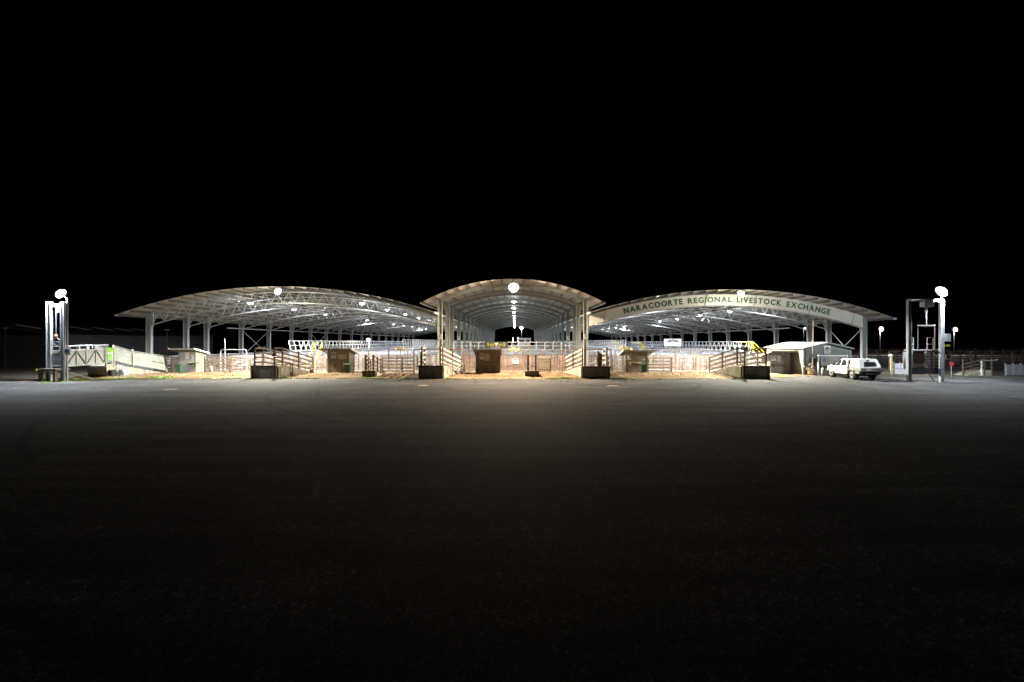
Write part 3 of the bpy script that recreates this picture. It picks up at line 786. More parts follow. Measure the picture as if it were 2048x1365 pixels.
timber_section('brown timber rail fence with a small plate right of the fourth hut', 1296, 1342.5)
pipe_gate('wide rusty pipe gate in the middle of the right front', 1343.5, 1388)
pipe_gate('narrow pipe gate left of the far right concrete ramp', 1389.5, 1413)
# small plate and notice on gates
t = thing('notice', 'small white plate wired to the timber fence by the fourth hut', 'sign', (gx(1300.5, YFN), YFN - .1, 1.38)); obj('plate', MB().box(0, -.01, 0, .27, .015, .45), M['cream'], t)
t = thing('notice', 'white notice with a blue heading on the double gate', 'sign', (gx(1031.5, YFN), YFN - .06, gz(722.5, YFN)))
obj('plate', MB().box(0, 0, 0, .69, .015, .55), M['white'], t); obj('heading', MB().box(0, -.012, .19, .62, .008, .12), M['blue'], t)
# portal pipes beside the hall
for u0, u1, lab in ((828, 928, 'rusty pipe portal standing over the left hall ramp'), (1124.5, 1222, 'rusty pipe portal standing over the right hall ramp')):
    xa, xb = gx(u0, 52.2), gx(u1, 52.2)
    t = thing('pipe_portal', lab, 'pipe frame', (xa, 52.2, 0), 0, 'pipe portals over the hall ramps')
    obj('crossbar', MB().box((xb - xa) / 2, 0, 2.62, xb - xa, .13, .13), M['rust'], t)
    for x in (0, xb - xa): obj('post', MB().box(x, 0, 1.27, .13, .12, 2.56), M['rust'], t)
# tall white pipe and hoop rail at the left shed
t = thing('hoop_rail', 'white hooped pipe rail behind the fence right of the first hut', 'rail', (gx(452, 56), 55.0, 0))
obj('hoop', MB().path([(0, 0, 0), (0, 0, 2.4), (.12, 0, 2.55), (3.0, 0, 2.55), (3.12, 0, 2.4), (3.12, 0, 0)], .04, 6), M['galvpale'], t)
obj('pole', MB().path([(.72, -.3, 0), (.72, -.3, 3.2), (.68, -.3, 3.9)], .035, 6), M['galvpale'], t)

# ------------------------------------------------------------------ huts
def hut(label, u0, u1, y, vtop, clad, depth=1.7, sgn=None, poster='tall', shelf=True, roof_l=.35, roof_r=.35, shelf_u=.5, mr='hutroof'):
    xa, xb = gx(u0, y), gx(u1, y); w = xb - xa; h = gz(vtop, y); hb = h - .38
    t = thing('clerk_hut', label, 'hut', ((xa + xb) / 2, y, 0), 0, 'small huts along the front fence')
    def ribbed(L, z0a, z0b, rev=False):
        """vertical ribbed sheet from x=0..L, height za->zb"""
        m = MB(); n = max(4, int(L / .11)); xs = []
        for i in range(n):
            p = L / n; a = i * p
            xs += [(a, 0), (a + p * .5, 0), (a + p * .58, -.022), (a + p * .92, -.022)]
        xs.append((L, 0))
        for x, d in xs:
            z = z0a + (z0b - z0a) * x / L; m.v += [(x, d, -.05), (x, d, z), (x, d + .05, z), (x, d + .05, -.05)]
        for i in range(len(xs) - 1):
            q = i * 4
            for k in range(4): m.f.append((q + k, q + (k + 1) % 4, q + 4 + (k + 1) % 4, q + 4 + k))
        return m
    obj('front_wall', ribbed(w, h - .1, h - .1), M[clad], t, loc=(-w / 2, 0, 0))
    obj('side_wall', ribbed(depth, h - .1, hb - .1), M[clad], t, loc=(w / 2 + .02, .05, 0), rot=(0, 0, PI / 2))
    obj('side_wall', ribbed(depth, h - .1, hb - .1), M[clad], t, loc=(-w / 2 + .03, .05, 0), rot=(0, 0, PI / 2))
    obj('back_wall', ribbed(w, hb - .1, hb - .1), M[clad], t, loc=(-w / 2, depth, 0))
    rl, rr = -w / 2 - roof_l, w / 2 + roof_r; sl = (h - hb) / depth
    poly = [(-.7, h + .7 * sl), (depth + .3, hb - .3 * sl), (depth + .3, hb - .3 * sl - .08), (-.7, h + .7 * sl - .08)]
    obj('roof', MB().prism(poly, 'x', rl, rr), M[mr], t)
    obj('fascia', MB().box((rl + rr) / 2, -.72, h + .7 * sl - .09, rr - rl, .03, .16), M[mr], t)
    for xx in (rl, rr): obj('bargeboard', MB().prism([(-.7, h + .7 * sl + .03), (depth + .3, hb - .3 * sl + .03), (depth + .3, hb - .3 * sl - .12), (-.7, h + .7 * sl - .14)], 'x', xx - .015, xx + .015), M['white'] if clad == 'clad' else M[mr], t)
    for xx in (-w / 2, w / 2): obj('corner_trim', MB().box(xx, -.03, h / 2 - .1, .07, .03, h - .12), M[clad], t)
    if sgn is not None:
        sx = -w / 2 + sgn * w; s = obj('round_sign', MB().box(sx, -.045, h - .62, .50, .012, .66), M['cream'], t)
        obj('disc', MB().lathe([(.205, 0), (.205, .01)], (sx, -.062, h - .56), 18, 'y'), M['blue'], s)
        f = MB().lathe([(.05, 0), (.05, .006)], (sx, -.07, h - .47), 10, 'y'); f.prism([(sx - .09, h - .7), (sx + .09, h - .7), (sx + .06, h - .54), (sx - .06, h - .54)], 'y', -.07, -.064)
        obj('figure', f, M['white'], s)
    if poster == 'tall':
        px = -w / 2 + (sgn or .2) * w + .58
        obj('notice', MB().box(px, -.04, h - .72, .46, .012, .76), M['paper'], t)
        obj('switch_box', MB().box(px + .36, -.06, h - .72, .16, .06, .5), M['cladbrown'], t)
    elif poster == 'wide': obj('notice', MB().box(w * .2, -.04, h - .78, .95, .012, .48), M['paper'], t)
    if shelf:
        cx = -w / 2 + shelf_u * w; z = 1.12
        obj('shelf', MB().box(cx, -.22, z, 1.3, .38, .04), M['board'], t)
        for s in (-.5, .5): obj('bracket', MB().prism([(-.03, z - .02), (-.36, z - .02), (-.03, z - .36)], 'x', cx + s - .02, cx + s + .02), M[clad], t)
    return t
hut('khaki skillion hut with a white barge edge beside the pale steel gate', 358.7, 391.5, 52.4, 699.5, 'clad', 1.7, None, 'tall', roof_l=.75, roof_r=.3, shelf_u=.95)
hut('brown hut with wide notice and deep roof right of ramp ten', 655.5, 698, 50.9, 700, 'clad', 1.7, .28, 'wide', roof_l=.75, roof_r=.5, shelf_u=.55)
hut('dark brown hut standing in the middle below the black banner', 952, 999.5, 49.2, 701.5, 'cladbrown', 1.7, .25, 'tall', roof_l=.25, roof_r=.2, shelf_u=.55)
hut('brown hut with wide notice and green bin right of the hall', 1251, 1294.5, 51.6, 703, 'clad', 1.7, .15, 'wide', roof_l=.4, roof_r=.7, shelf_u=.45)
hut('pale grey hut at the right end beside the far concrete ramp', 1541, 1579, 49.4, 704.5, 'clad', 1.7, .15, 'tall', roof_l=.3, roof_r=.95, shelf_u=.45)
# bins
def bin_(label, u, y, h=1.05):
    t = thing('wheelie_bin', label, 'bin', (gx(u, y), y, 0), 0, 'green bins beside the huts')
    b = MB(); w0, w1 = .44, .56
    b.add([(-w0 / 2, -.22, .03), (w0 / 2, -.22, .03), (w0 / 2, .22, .03), (-w0 / 2, .22, .03), (-w1 / 2, -.3, h - .1), (w1 / 2, -.3, h - .1), (w1 / 2, .3, h - .1), (-w1 / 2, .3, h - .1)], [(0, 3, 2, 1), (4, 5, 6, 7), (0, 1, 5, 4), (1, 2, 6, 5), (2, 3, 7, 6), (3, 0, 4, 7)])
    obj('body', b, M['bin'], t)
    obj('lid', MB().prism([(-.34, h - .1), (.33, h - .1), (.33, h + .02), (.1, h + .05), (-.34, h - .03)], 'x', -.3, .3), M['bin'], t)
    for x in (-.22, .22): obj('wheel', MB().lathe([(.1, -.025), (.1, .025)], (x, .27, .1), 12, 'x'), M['rubber'], t)
    return t
bin_('dark green bin at the left front corner of the first hut', 359, 50.2)
bin_('dark green bin in the shade under the second hut shelf', 696, 49.9)
bin_('dark green bin in front of the fourth hut', 1286.5, 50.6)

# ------------------------------------------------------------------ loading ramps
def ramp(label, xl, xr, y0, hd, xl2, xr2, y1, fh=1.82, wood='timber', wall='concrete', flat=1.6, walls=(1, 1), group='concrete loading ramps'):
    t = thing('loading_ramp', label, 'loading ramp', (xl, y0, 0), 0, group); w = xr - xl; L = y1 - y0
    def px(s, y):   # side line, 0 left 1 right, widening towards the pens
        a = (0 if s == 0 else w); b = (xl2 - xl if s == 0 else xr2 - xl)
        f = max(0, (y - flat) / (L - flat)); return a + (b - a) * f
    def dz(y): return hd if y <= flat else hd * (1 - (y - flat) / (L - flat))
    obj('dock_wall', MB().box(w / 2, .12, hd / 2 - .03, w - .1, .24, hd - .06), M[wall], t)
    obj('bumper_beam', MB().box(w / 2, -.02, hd - .02, w + .16, .2, .14), M['timberdark'], t)
    for x in (.04, w - .04): obj('buffer_post', MB().box(x, -.07, hd / 2 - .06, .16, .12, hd - .08), M['timberdark'], t)
    # side walls and deck
    for s in (0, 1):
        m = MB(); n = 8; o = .11 if s == 0 else -.11
        for i in range(n + 1):
            y = .25 + (L - .3) * i / n; x = px(s, y); z = max(.03, dz(y) - .05)
            m.v += [(x - o, y, -.05), (x + o, y, -.05), (x + o, y, z), (x - o, y, z)]
        for i in range(n):
            q = i * 4
            for k in range(4): m.f.append((q + k, q + (k + 1) % 4, q + 4 + (k + 1) % 4, q + 4 + k))
        m.f += [(0, 1, 2, 3), (n * 4 + 3, n * 4 + 2, n * 4 + 1, n * 4)]
        obj('side_wall', m, M[wall], t)
    m = MB(); n = 8
    for i in range(n + 1):
        y = .1 + (L - .1) * i / n; m.v += [(px(0, y) + .1, y, dz(y) - .12), (px(1, y) - .1, y, dz(y) - .12), (px(1, y) - .1, y, dz(y) - .02), (px(0, y) + .1, y, dz(y) - .02)]
    for i in range(n):
        q = i * 4
        for k in range(4): m.f.append((q + k, q + (k + 1) % 4, q + 4 + (k + 1) % 4, q + 4 + k))
    obj('deck', m, M['concrete'], t)
    ys = [.12, flat, flat + (L - flat) * .5, L]
    for s in (0, 1):
        o = .22 if s == 0 else -.22
        for y in ys: obj('post', MB().box(px(s, y) + o, y, dz(y) + fh / 2 - .1 * 0, .11, .11, fh + .02), M['timberdark'] if wood != 'pipe' else M['rust'], t)
        for a, b in zip(ys, ys[1:]):
            for k in range(4):
                z = fh * (.18 + .25 * k)
                obj('rail', MB().bar((px(s, a) + o - (.08 if s else -.08), a, dz(a) + z), (px(s, b) + o - (.08 if s else -.08), b, dz(b) + z), .045, .17), M[wood], t)
    return t
r1 = ramp('concrete loading ramp with plate ten and old timber race', gx(503.4, 43.9), gx(552, 43.9), 43.9, 1.17, gx(596, 52), gx(630, 52), 52)
r2 = ramp('concrete loading ramp with pale wings left of the hall entrance', gx(838.3, 43.1), gx(885, 43.1), 43.1, 1.2, gx(832, 52.2), gx(927, 52.2), 52, wood='pale_timber')
r3 = ramp('concrete loading ramp with pale wings right of the hall entrance', gx(1165, 43.3), gx(1219, 43.3), 43.3, 1.13, gx(1125.5, 52.2), gx(1220, 52.2), 52, wood='pale_timber')
r4 = ramp('mossy concrete loading ramp with timber race below the yellow stairs', gx(1486, 43.2), gx(1538, 43.2), 43.2, 1.17, gx(1415, 52), gx(1455, 52), 52, wall='mosscon')
ramp('small low loading ramp between the second hut and the left hall ramp', gx(726, 45.2), gx(750, 45.2), 45.2, .55, gx(737, 48.6), gx(766, 48.6), 48.6, 1.65, 'rustpale', 'concrete', .3, group='small low loading ramps')
ramp('small low loading ramp right of the double gate and centre hut', gx(1052, 45.2), gx(1076.5, 45.2), 45.2, .55, gx(1051, 48.6), gx(1076, 48.6), 48.6, 1.65, 'rustpale', 'concrete', .3, group='small low loading ramps')
def digits(s, x, y, z, size, parent, m='black', rz=0, name='digit'):
    return obj(name, stand_text(text_mesh(s, 1, .03, .003, name, M[m]), None, size), parent=parent, loc=(x, y, z), rot=(0, 0, rz))
# plate "10" on the right flank of the first ramp, red sign on its gate post
t = thing('number_plate', 'white plate with stacked black digits ten on the ramp flank', 'sign', (gx(552, 43.9) + .14, 44.75, .62), PI / 2)
obj('plate', MB().box(0, 0, 0, .34, .02, .56), M['white'], t); digits('1', 0, -.018, .13, .2, t); digits('0', 0, -.018, -.13, .2, t)
t = thing('warning_sign', 'small red and white sign on the race of ramp ten', 'sign', (gx(548.5, 43.9), 43.82, gz(710, 43.9)))
obj('plate', MB().box(0, 0, 0, .46, .015, .3), M['white'], t); obj('red_field', MB().box(.02, -.012, 0, .3, .008, .26), M['red'], t)
# scrap and leaning ladder beside ramp ten
t = thing('leaning_ladder', 'aluminium ladder leaning against the race of ramp ten', 'ladder', (gx(588, 47.2), 47.0, 0))
for s in (0, .42): obj('stile', MB().tube((s, 0, 0), (s - .75, .3, 2.7), .03, 6), M['galv'], t)
for i in range(9):
    f = (i + .7) / 9.5; obj('rung', MB().tube((-.75 * f, .3 * f, 2.7 * f), (.42 - .75 * f, .3 * f, 2.7 * f), .018, 5), M['galv'], t)
t = thing('trestle', 'rusty steel trestle with bent legs beside ramp ten', 'trestle', (gx(580, 46.8), 46.6, 0))
obj('top_bar', MB().path([(-.5, 0, 1.2), (.1, 0, 1.25), (.45, .1, 1.05)], .06, 6), M['rust'], t)
for a, b in (((-.4, 0, 1.2), (-.7, -.2, 0)), ((.3, 0, 1.15), (.55, -.25, 0)), ((.05, .1, 1.2), (.25, .3, 0)), ((-.45, .1, 1.1), (.5, -.1, .1))): obj('leg', MB().tube(a, b, .05, 6), M['rust'], t)
obj('bracket', MB().prism([(-.2, 0), (.35, 0), (.1, .7)], 'y', -.15, .1), M['rust'], t)
t = thing('steel_drum', 'short rusty drum on the bark beside the ramp ten fence', 'drum', (gx(623, 50), 50, 0)); obj('shell', MB().lathe([(.2, 0), (.21, .02), (.2, .16), (.21, .3), (.2, .44)], n=14), M['rust'], t); obj('rim', MB().lathe([(.215, .44), (.215, .47), (.16, .47)], n=14), M['rust'], t)
# handrails beside the hall ramps
for lab, sx, x in (('thin pale pipe stair rail along the left hall ramp', 1, gx(890, 45)), ('thin pale pipe stair rail along the right hall ramp', -1, gx(1221, 45))):
    t = thing('stair_rail', lab, 'handrail', (x, 45, 0), 0, 'stair rails beside the hall ramps')
    a, b = (.1 * sx, 0), (1.2 * sx, 5.2)
    obj('handrail', MB().path([(a[0], a[1], 2.2), (b[0], b[1], 1.05), (b[0], b[1], 0)], .03, 6), M['galvpale'], t)
    obj('mid_rail', MB().path([(a[0], a[1], 1.7), (b[0], b[1], .55)], .025, 6), M['galvpale'], t)
    for f in (0, .33, .66): obj('post', MB().tube((a[0] + (b[0] - a[0]) * f, 5.2 * f, 0), (a[0] + (b[0] - a[0]) * f, 5.2 * f, 2.2 - 1.15 * f), .028, 6), M['galvpale'], t)
    tm = MB().box(.35 * sx, 0, 0, .7, .28, .04).mesh('tread', M['galv'])
    for i in range(6): obj('tread', tm, parent=t, loc=((b[0]) * (i + .5) / 6, 5.2 * (i + .5) / 6, 1.05 - .17 * i))
    obj('stringer', MB().bar((0, 0, 1.08), (b[0], b[1], .1), .05, .2), M['galv'], t)
# chain hung on the right ramp race
t = thing('hanging_hide', 'bundle of brown sheeting hung on the race of the right hall ramp', 'sheeting', (gx(1199, 43.6), 43.55, 1.15))
for k in range(5): obj('fold', MB().lathe([(.03, 0), (.12 + .03 * math.sin(k), .35), (.1, .8), (.13, 1.1), (.05, 1.5 - .1 * k)], (-.16 + .08 * k, -.05 * (k % 2), 0), 7), M['timber' if k % 2 else 'rustpale'], t)

# ------------------------------------------------------------------ bollards and posts
def bollard(label, u, v, h, r, m, cat='bollard', lean=0):
    y = yg(v); t = thing('bollard', label, cat, (gx(u, y), y, -.02)); obj('shaft', MB().lathe([(r, 0), (r, h - .05), (r * .8, h)], n=10), M[m], t); obj('collar', MB().lathe([(r * 1.05, h * .78), (r * 1.05, h * .86)], n=10), M['board'], t); return t
bollard('short pale timber bollard right of the first hut', 422, 746.5, .78, .15, 'pale_timber')
bollard('white bollard in front of the green office', 1645.3, 752.5, .85, .1, 'white')
bollard('stubby timber bollard under the lean-to right of the pale hut', 1599, 748.5, .66, .13, 'timber')

# ------------------------------------------------------------------ green office
yo = 47.9; xa, xb = gx(1606, yo), gx(1701, yo); w = xb - xa; he, hr, dp = gz(697, yo), gz(685.5, yo), 7.0
t = thing('office_shed', 'small grey green gabled office with pale roof beside the white ute', 'shed', ((xa + xb) / 2, yo, 0))
def ribs(L, h0, pitch=.2):
    m = MB(); n = int(L / pitch); 
    for i in range(n):
        p = L / n; a = i * p - L / 2
        m.v += []
        m.box(a + p * .5, 0, h0 / 2, p * .985, .04, h0); m.box(a + p * .95, -.03, h0 / 2, p * .16, .03, h0)
    return m
obj('front_wall', ribs(w - .04, he - .25), M['cladgreen'], t)
obj('gable', MB().prism([(-w / 2, he - .25), (w / 2, he - .25), (w / 2, he - .02), (0, hr - .02), (-w / 2, he - .02)], 'y', -.03, .03), M['cladgreen'], t)
for i in range(4): obj('gable_board', MB().box(0, -.04, he - .16 + i * .14, w * (1 - i * .2) - .1, .02, .11), M['cladgreen'], t)
for s in (-1, 1):
    obj('side_wall', MB().box(s * (w / 2 - .03), dp / 2 + .04, he / 2, .05, dp, he - .02), M['cladgreen'] if s > 0 else M['clad'], t)
    m = MB(); n = 28
    for i in range(n):
        a = -.25 + (dp + .5) * i / n; p = (dp + .5) / n
        for (y0_, y1_, d) in ((a, a + p * .7, 0), (a + p * .7, a + p, .03)):
            m.prism([(0, hr + .02 + d), (s * (w / 2 + .18), he - .02 + d), (s * (w / 2 + .18), he - .05 + d), (0, hr - .01 + d)], 'y', y0_, y1_ - .001)
    obj('roof', m, M['whiteroof'], t)
    obj('bargeboard', MB().prism([(0, hr + .06), (s * (w / 2 + .2), he + .02), (s * (w / 2 + .2), he - .13), (0, hr - .1)], 'y', -.3, -.26), M['cladgreen'], t)
    obj('corner_trim', MB().box(s * (w / 2 - .02), -.04, he / 2 - .1, .12, .06, he - .2), M['colsteel'], t)
obj('back_wall', MB().box(0, dp + .1, he / 2, w - .12, .04, he), M['cladgreen'], t)
dr = obj('door', MB().box(-w / 2 + 1.15, -.06, 1.0, .85, .04, 2.0), M['cladgreen'], t); obj('handle', MB().box(-w / 2 + 1.48, -.1, 1.0, .04, .04, .14), M['galv'], dr)
lv = obj('louvre_window', MB().box(-w / 2 + 1.2, -.07, 1.75, .8, .03, .62), M['win'], t)
for i in range(4): obj('louvre', MB().box(-w / 2 + 1.2, -.1, 1.52 + i * .15, .78, .03, .07), M['clad'], lv)
sg = obj('emblem_board', MB().box(.0, -.09, he - .15, .64, .03, .84), M['cream'], t)
obj('disc', MB().lathe([(.24, 0), (.24, .01)], (0, -.115, he - .12), 18, 'y'), M['navy'], sg)
obj('bird', MB().prism([(-.16, .02), (-.02, -.08), (.16, .1), (.06, -.14), (-.03, -.2), (-.08, -.12)], 'y', -.124, -.116), M['white'], sg, loc=(0, 0, he - .1))
obj('caption', MB().box(0, -.112, he - .47, .5, .01, .06), M['navy'], sg)
# notice rack in front of the office
yk = 47.2; xa, xb = gx(1636.5, yk), gx(1694, yk); w = xb - xa
t = thing('notice_rack', 'long board rack on white posts in front of the office', 'notice board', (xa, yk, 0))
for x in (0, w): obj('post', MB().box(x, 0, 1.08, .1, .1, 2.16), M['white'], t)
obj('top_rail', MB().tube((-.02, 0, 2.05), (w, 0, 2.05), .06, 8), M['white'], t)
for i in range(3):
    pn = obj('panel', MB().box(.2 + w * .3 * (i + .5), -.06, 1.5, w * .3 - .03, .03, 1.0), M['clad'], t)
    if i: 
        for k in range(3): obj('slot', MB().box(.2 + w * .3 * (i + .5) + (k - 1) * .22, -.085, 1.48, .1, .012, .05), M['black'], pn)
    else: obj('blue_notice', MB().box(.2 + w * .13, -.085, 1.6, .28, .012, .36), M['blue'], pn)
# slim mast
t = thing('mast', 'tall slim rusty pole standing by the office corner', 'pole', (gx(1625, 47.3), 47.3, 0)); obj('shaft', MB().path([(0, 0, 0), (.04, 0, 3), (.1, 0, gz(643, 47.3))], [.06, .055, .035], 8), M['rustpale'], t)
obj('cap', MB().lathe([(.05, 0), (.05, .08), (.02, .12)], (.1, 0, gz(643, 47.3)), 8), M['rust'], t)
# lean-to between pale hut and office
xl = gx(1581, 50.5); xr = gx(1607, 49.5)
t = thing('lean_to', 'dark open lean-to with a leaning prop between pale hut and office', 'shelter', (xl, 50.6, 0))
obj('back_wall', MB().box(.75, 1.6, 1.0, 1.9, .06, 2.0), M['timberdark'], t)
obj('roof', MB().prism([(-.3, 2.0), (1.9, 1.75), (1.9, 1.68), (-.3, 1.93)], 'x', -.1, 1.6), M['hutroof'], t)
obj('beam', MB().box(.72, -.2, 1.62, 1.7, .1, .16), M['pale_timber'], t)
obj('rack', MB().box(.72, -.1, 1.95, 1.5, .05, .36), M['galvpale'], t)
obj('prop', MB().bar((.15, -.5, .1), (1.35, -.25, 2.35), .1, .1), M['pale_timber'], t)
for x in (-.05, 1.5): obj('post', MB().box(x, -.2, .8, .09, .09, 1.6), M['timberdark'], t)
# flower barrel
yb = yg(750.8); t = thing('flower_barrel', 'half barrel planter of pale flowers at the office corner', 'planter', (gx(1621.5, yb), yb, 0))
for k in range(14):
    a = 2 * PI * k / 14; m = MB()
    for (r, z) in ((.31, 0), (.36, .25), (.34, .6)): m.v += [(r * math.cos(a - .21), r * math.sin(a - .21), z), (r * math.cos(a + .21), r * math.sin(a + .21), z), ((r - .05) * math.cos(a + .21), (r - .05) * math.sin(a + .21), z), ((r - .05) * math.cos(a - .21), (r - .05) * math.sin(a - .21), z)]
    for i in (0, 1):
        for k2 in range(4): m.f.append((i * 4 + k2, i * 4 + (k2 + 1) % 4, i * 4 + 4 + (k2 + 1) % 4, i * 4 + 4 + k2))
    m.f += [(0, 1, 2, 3), (11, 10, 9, 8)]
    obj('stave', m, M['barrel'], t)
for z in (.12, .48): obj('hoop', MB().lathe([(.365, z), (.372, z + .05)], n=20), M['rust'], t)
obj('soil', MB().lathe([(.3, .5), (.3, .54)], n=14), M['timberdark'], t)
lf, pe = MB(), MB()
for k in range(420):
    a, r, z = random.uniform(0, 2 * PI), random.uniform(0, 1) ** .6 * .55, random.uniform(.55, 1.2)
    if z > .95 and r > .35: r *= .5
    c = Vector((r * math.cos(a) - .12, r * math.sin(a), z)); d = Vector((random.gauss(0, 1), random.gauss(0, 1), random.gauss(0, 1))).normalized() * random.uniform(.03, .07); e2 = d.cross(Vector((random.gauss(0, 1), random.gauss(0, 1), 1))).normalized() * .035
    (pe if random.random() < .45 else lf).add([c - d, c + e2, c + d, c - e2], [(0, 1, 2, 3)])
obj('leaves', lf, M['leaf'], t, kind='stuff'); obj('flowers', pe, M['petal'], t, kind='stuff')

# ------------------------------------------------------------------ white ute
ute = thing('utility_vehicle', 'white dual cab ute with steel tray and white canopy', 'ute', (32.15, 43.35, 0), -.10)
def ring(y, z0, zb, zt, wb, wt, wlow=None):
    wl = wlow or wb - .03
    return [(-wl, y, z0), (-wb, y, z0 + .18), (-wb, y, zb), (-wt, y, zt - .06), (-wt + .12, y, zt), (wt - .12, y, zt), (wt, y, zt - .06), (wb, y, zb), (wb, y, z0 + .18), (wl, y, z0)]
rings = [ring(2.60, .62, .95, 1.04, .72, .66), ring(2.48, .52, 1.06, 1.14, .86, .76), ring(2.2, .50, 1.10, 1.19, .92, .80), ring(1.40, .50, 1.14, 1.26, .93, .82), ring(1.30, .50, 1.15, 1.29, .93, .80),
         ring(.62, .50, 1.19, 1.84, .93, .70), ring(.35, .50, 1.19, 1.90, .93, .70), ring(-.50, .50, 1.20, 1.90, .93, .70), ring(-.74, .52, 1.20, 1.86, .92, .70)]
b = MB(); n = 10
for r in rings: b.v += r
for i in range(len(rings) - 1):
    for k in range(n):
        b.f.append((i * n + k, i * n + (k + 1) % n, (i + 1) * n + (k + 1) % n, (i + 1) * n + k))
b.f += [tuple(range(n)), tuple((len(rings) - 1) * n + k for k in range(n - 1, -1, -1))]
body = obj('body', b, M['carwhite'], ute)
def side_glass(s, pts):
    m = MB(); vs = []
    for y, f in pts:
        zb, zt = 1.20, 1.82; x = .932 + (.708 - .932) * f
        vs.append((s * (x + .008), y, zb + (zt - zb) * f))
    vs2 = [(x - s * .02, y, z) for x, y, z in vs]; k = len(vs)
    return m.add(vs + vs2, [tuple(range(k)), tuple(range(2 * k - 1, k - 1, -1))] + [(i, i + k, (i + 1) % k + k, (i + 1) % k) for i in range(k)])
for s_ in (-1, 1):
    obj('side_window', side_glass(s_, [(1.12, .05), (.34, .05), (.34, .93), (.60, .93)]), M['glass'], ute)
    obj('side_window', side_glass(s_, [(.24, .05), (-.56, .05), (-.46, .9), (.24, .93)]), M['glass'], ute)
    for y in (.42, -.48): obj('door_handle', MB().box(s_ * .945, y, 1.06, .03, .2, .04), M['black'], ute)
    for y in (.28, -.62, 1.22): obj('door_gap', MB().box(s_ * .928, y, .88, .012, .016, .6), M['black'], ute)
    obj('mirror', MB().box(s_ * 1.07, 1.08, 1.30, .22, .1, .24), M['black'], ute)
    obj('sill_step', MB().box(s_ * .93, .2, .46, .16, 1.8, .06), M['black'], ute)
    obj('headlight', MB().box(s_ * .68, 2.5, .96, .34, .14, .22), M['glass'], ute)
    obj('wheel_arch', MB().path([(s_ * .92, 1.75 + .52 * math.cos(a), .44 + .52 * math.sin(a)) for a in [PI * k / 10 for k in range(11)]], .06, 6), M['rubber'], ute)
    obj('tail_light', MB().box(s_ * .78, -2.80, .86, .24, .03, .1), M['red'], ute)
    obj('mud_flap', MB().box(s_ * .76, -2.02, .46, .3, .02, .4), M['rubber'], ute)
obj('windscreen', MB().add([(-.74, 1.31, 1.30), (.74, 1.31, 1.30), (.60, .68, 1.83), (-.60, .68, 1.83), (-.74, 1.28, 1.27), (.74, 1.28, 1.27), (.60, .65, 1.80), (-.60, .65, 1.80)], [(0, 1, 2, 3), (7, 6, 5, 4), (0, 4, 5, 1), (1, 5, 6, 2), (2, 6, 7, 3), (3, 7, 4, 0)]), M['glass'], ute)
obj('snorkel_vent', MB().box(-.935, 1.55, 1.0, .02, .16, .16), M['black'], ute)
obj('bull_bar', MB().path([(-.85, 2.6, .6), (-.8, 2.80, .7), (-.55, 2.84, 1.14), (.55, 2.84, 1.14), (.8, 2.80, .7), (.85, 2.6, .6)], .05, 8), M['black'], ute)
obj('bumper', MB().box(0, 2.7, .62, 1.84, .22, .28), M['black'], ute)
for s_ in (-1, 1):
    for y in (1.75, -1.47):
        w_ = obj('wheel', MB().lathe([(.2, -.13), (.36, -.14), (.415, -.1), (.42, 0), (.415, .1), (.36, .14), (.2, .13)], n=24, axis='x'), M['rubber'], ute, loc=(s_ * .80, y, .415))
        prof = [(.03, .0), (.15, .01), (.19, .05), (.245, .06), (.245, -.02)]
        obj('rim', MB().lathe(prof if s_ > 0 else [(r, -z) for r, z in prof[::-1]], (s_ * .09, 0, 0), 16, 'x'), M['rim'], w_)
# tray and canopy, standing clear of the cab
obj('tray', MB().box(0, -1.86, .93, 1.90, 1.98, .12), M['tray'], ute)
obj('headboard', MB().box(0, -.91, 1.35, 1.78, .2, .9), M['black'], ute)
obj('tray_rear_board', MB().box(0, -2.84, 1.0, 1.90, .05, .30), M['tray'], ute)
for s_ in (-1, 1):
    obj('tray_side', MB().box(s_ * .955, -2.3, 1.0, .05, 1.05, .26), M['tray'], ute)
    obj('under_tray_box', MB().box(s_ * .84, -2.22, .74, .2, .62, .26), M['tray'], ute)
    obj('mudguard', MB().path([(s_ * .80, -1.47 + .55 * math.cos(a), .44 + .46 * math.sin(a)) for a in [PI * (k + 1) / 8 for k in range(7)]], .06, 6), M['tray'], ute)
obj('chassis', MB().box(0, -1.2, .62, .7, 3.0, .16), M['black'], ute); obj('axle', MB().tube((-.7, -1.47, .42), (.7, -1.47, .42), .07, 8), M['black'], ute)
obj('tow_bar', MB().box(0, -2.8, .62, 1.2, .12, .12), M['black'], ute); obj('number_plate', MB().box(-.4, -2.875, .98, .36, .012, .11), M['white'], ute)
m = MB(); poly = [(-.90, 1.0), (-.93, 1.25), (-.76, 1.86), (-.66, 1.94), (.66, 1.94), (.76, 1.86), (.93, 1.25), (.90, 1.0)]; k = len(poly)
m.v += [(x, -1.08, z) for x, z in poly] + [(x, -2.44 + max(0, z - 1.25) * .34, z) for x, z in poly]
m.f += [tuple(range(k)), tuple(range(2 * k - 1, k - 1, -1))] + [(i, i + k, (i + 1) % k + k, (i + 1) % k) for i in range(k)]
can = obj('canopy', m, M['carwhite'], ute)
obj('canopy_window', MB().add([(-.35, -2.40, 1.30), (.62, -2.40, 1.30), (.56, -2.27, 1.68), (-.35, -2.27, 1.68), (-.35, -2.43, 1.30), (.62, -2.43, 1.30), (.56, -2.30, 1.68), (-.35, -2.30, 1.68)], [(0, 1, 2, 3), (7, 6, 5, 4), (0, 4, 5, 1), (1, 5, 6, 2), (2, 6, 7, 3), (3, 7, 4, 0)]), M['glass'], can)
obj('canopy_latch', MB().box(-.02, -2.27, 1.82, .14, .05, .1), M['black'], can)
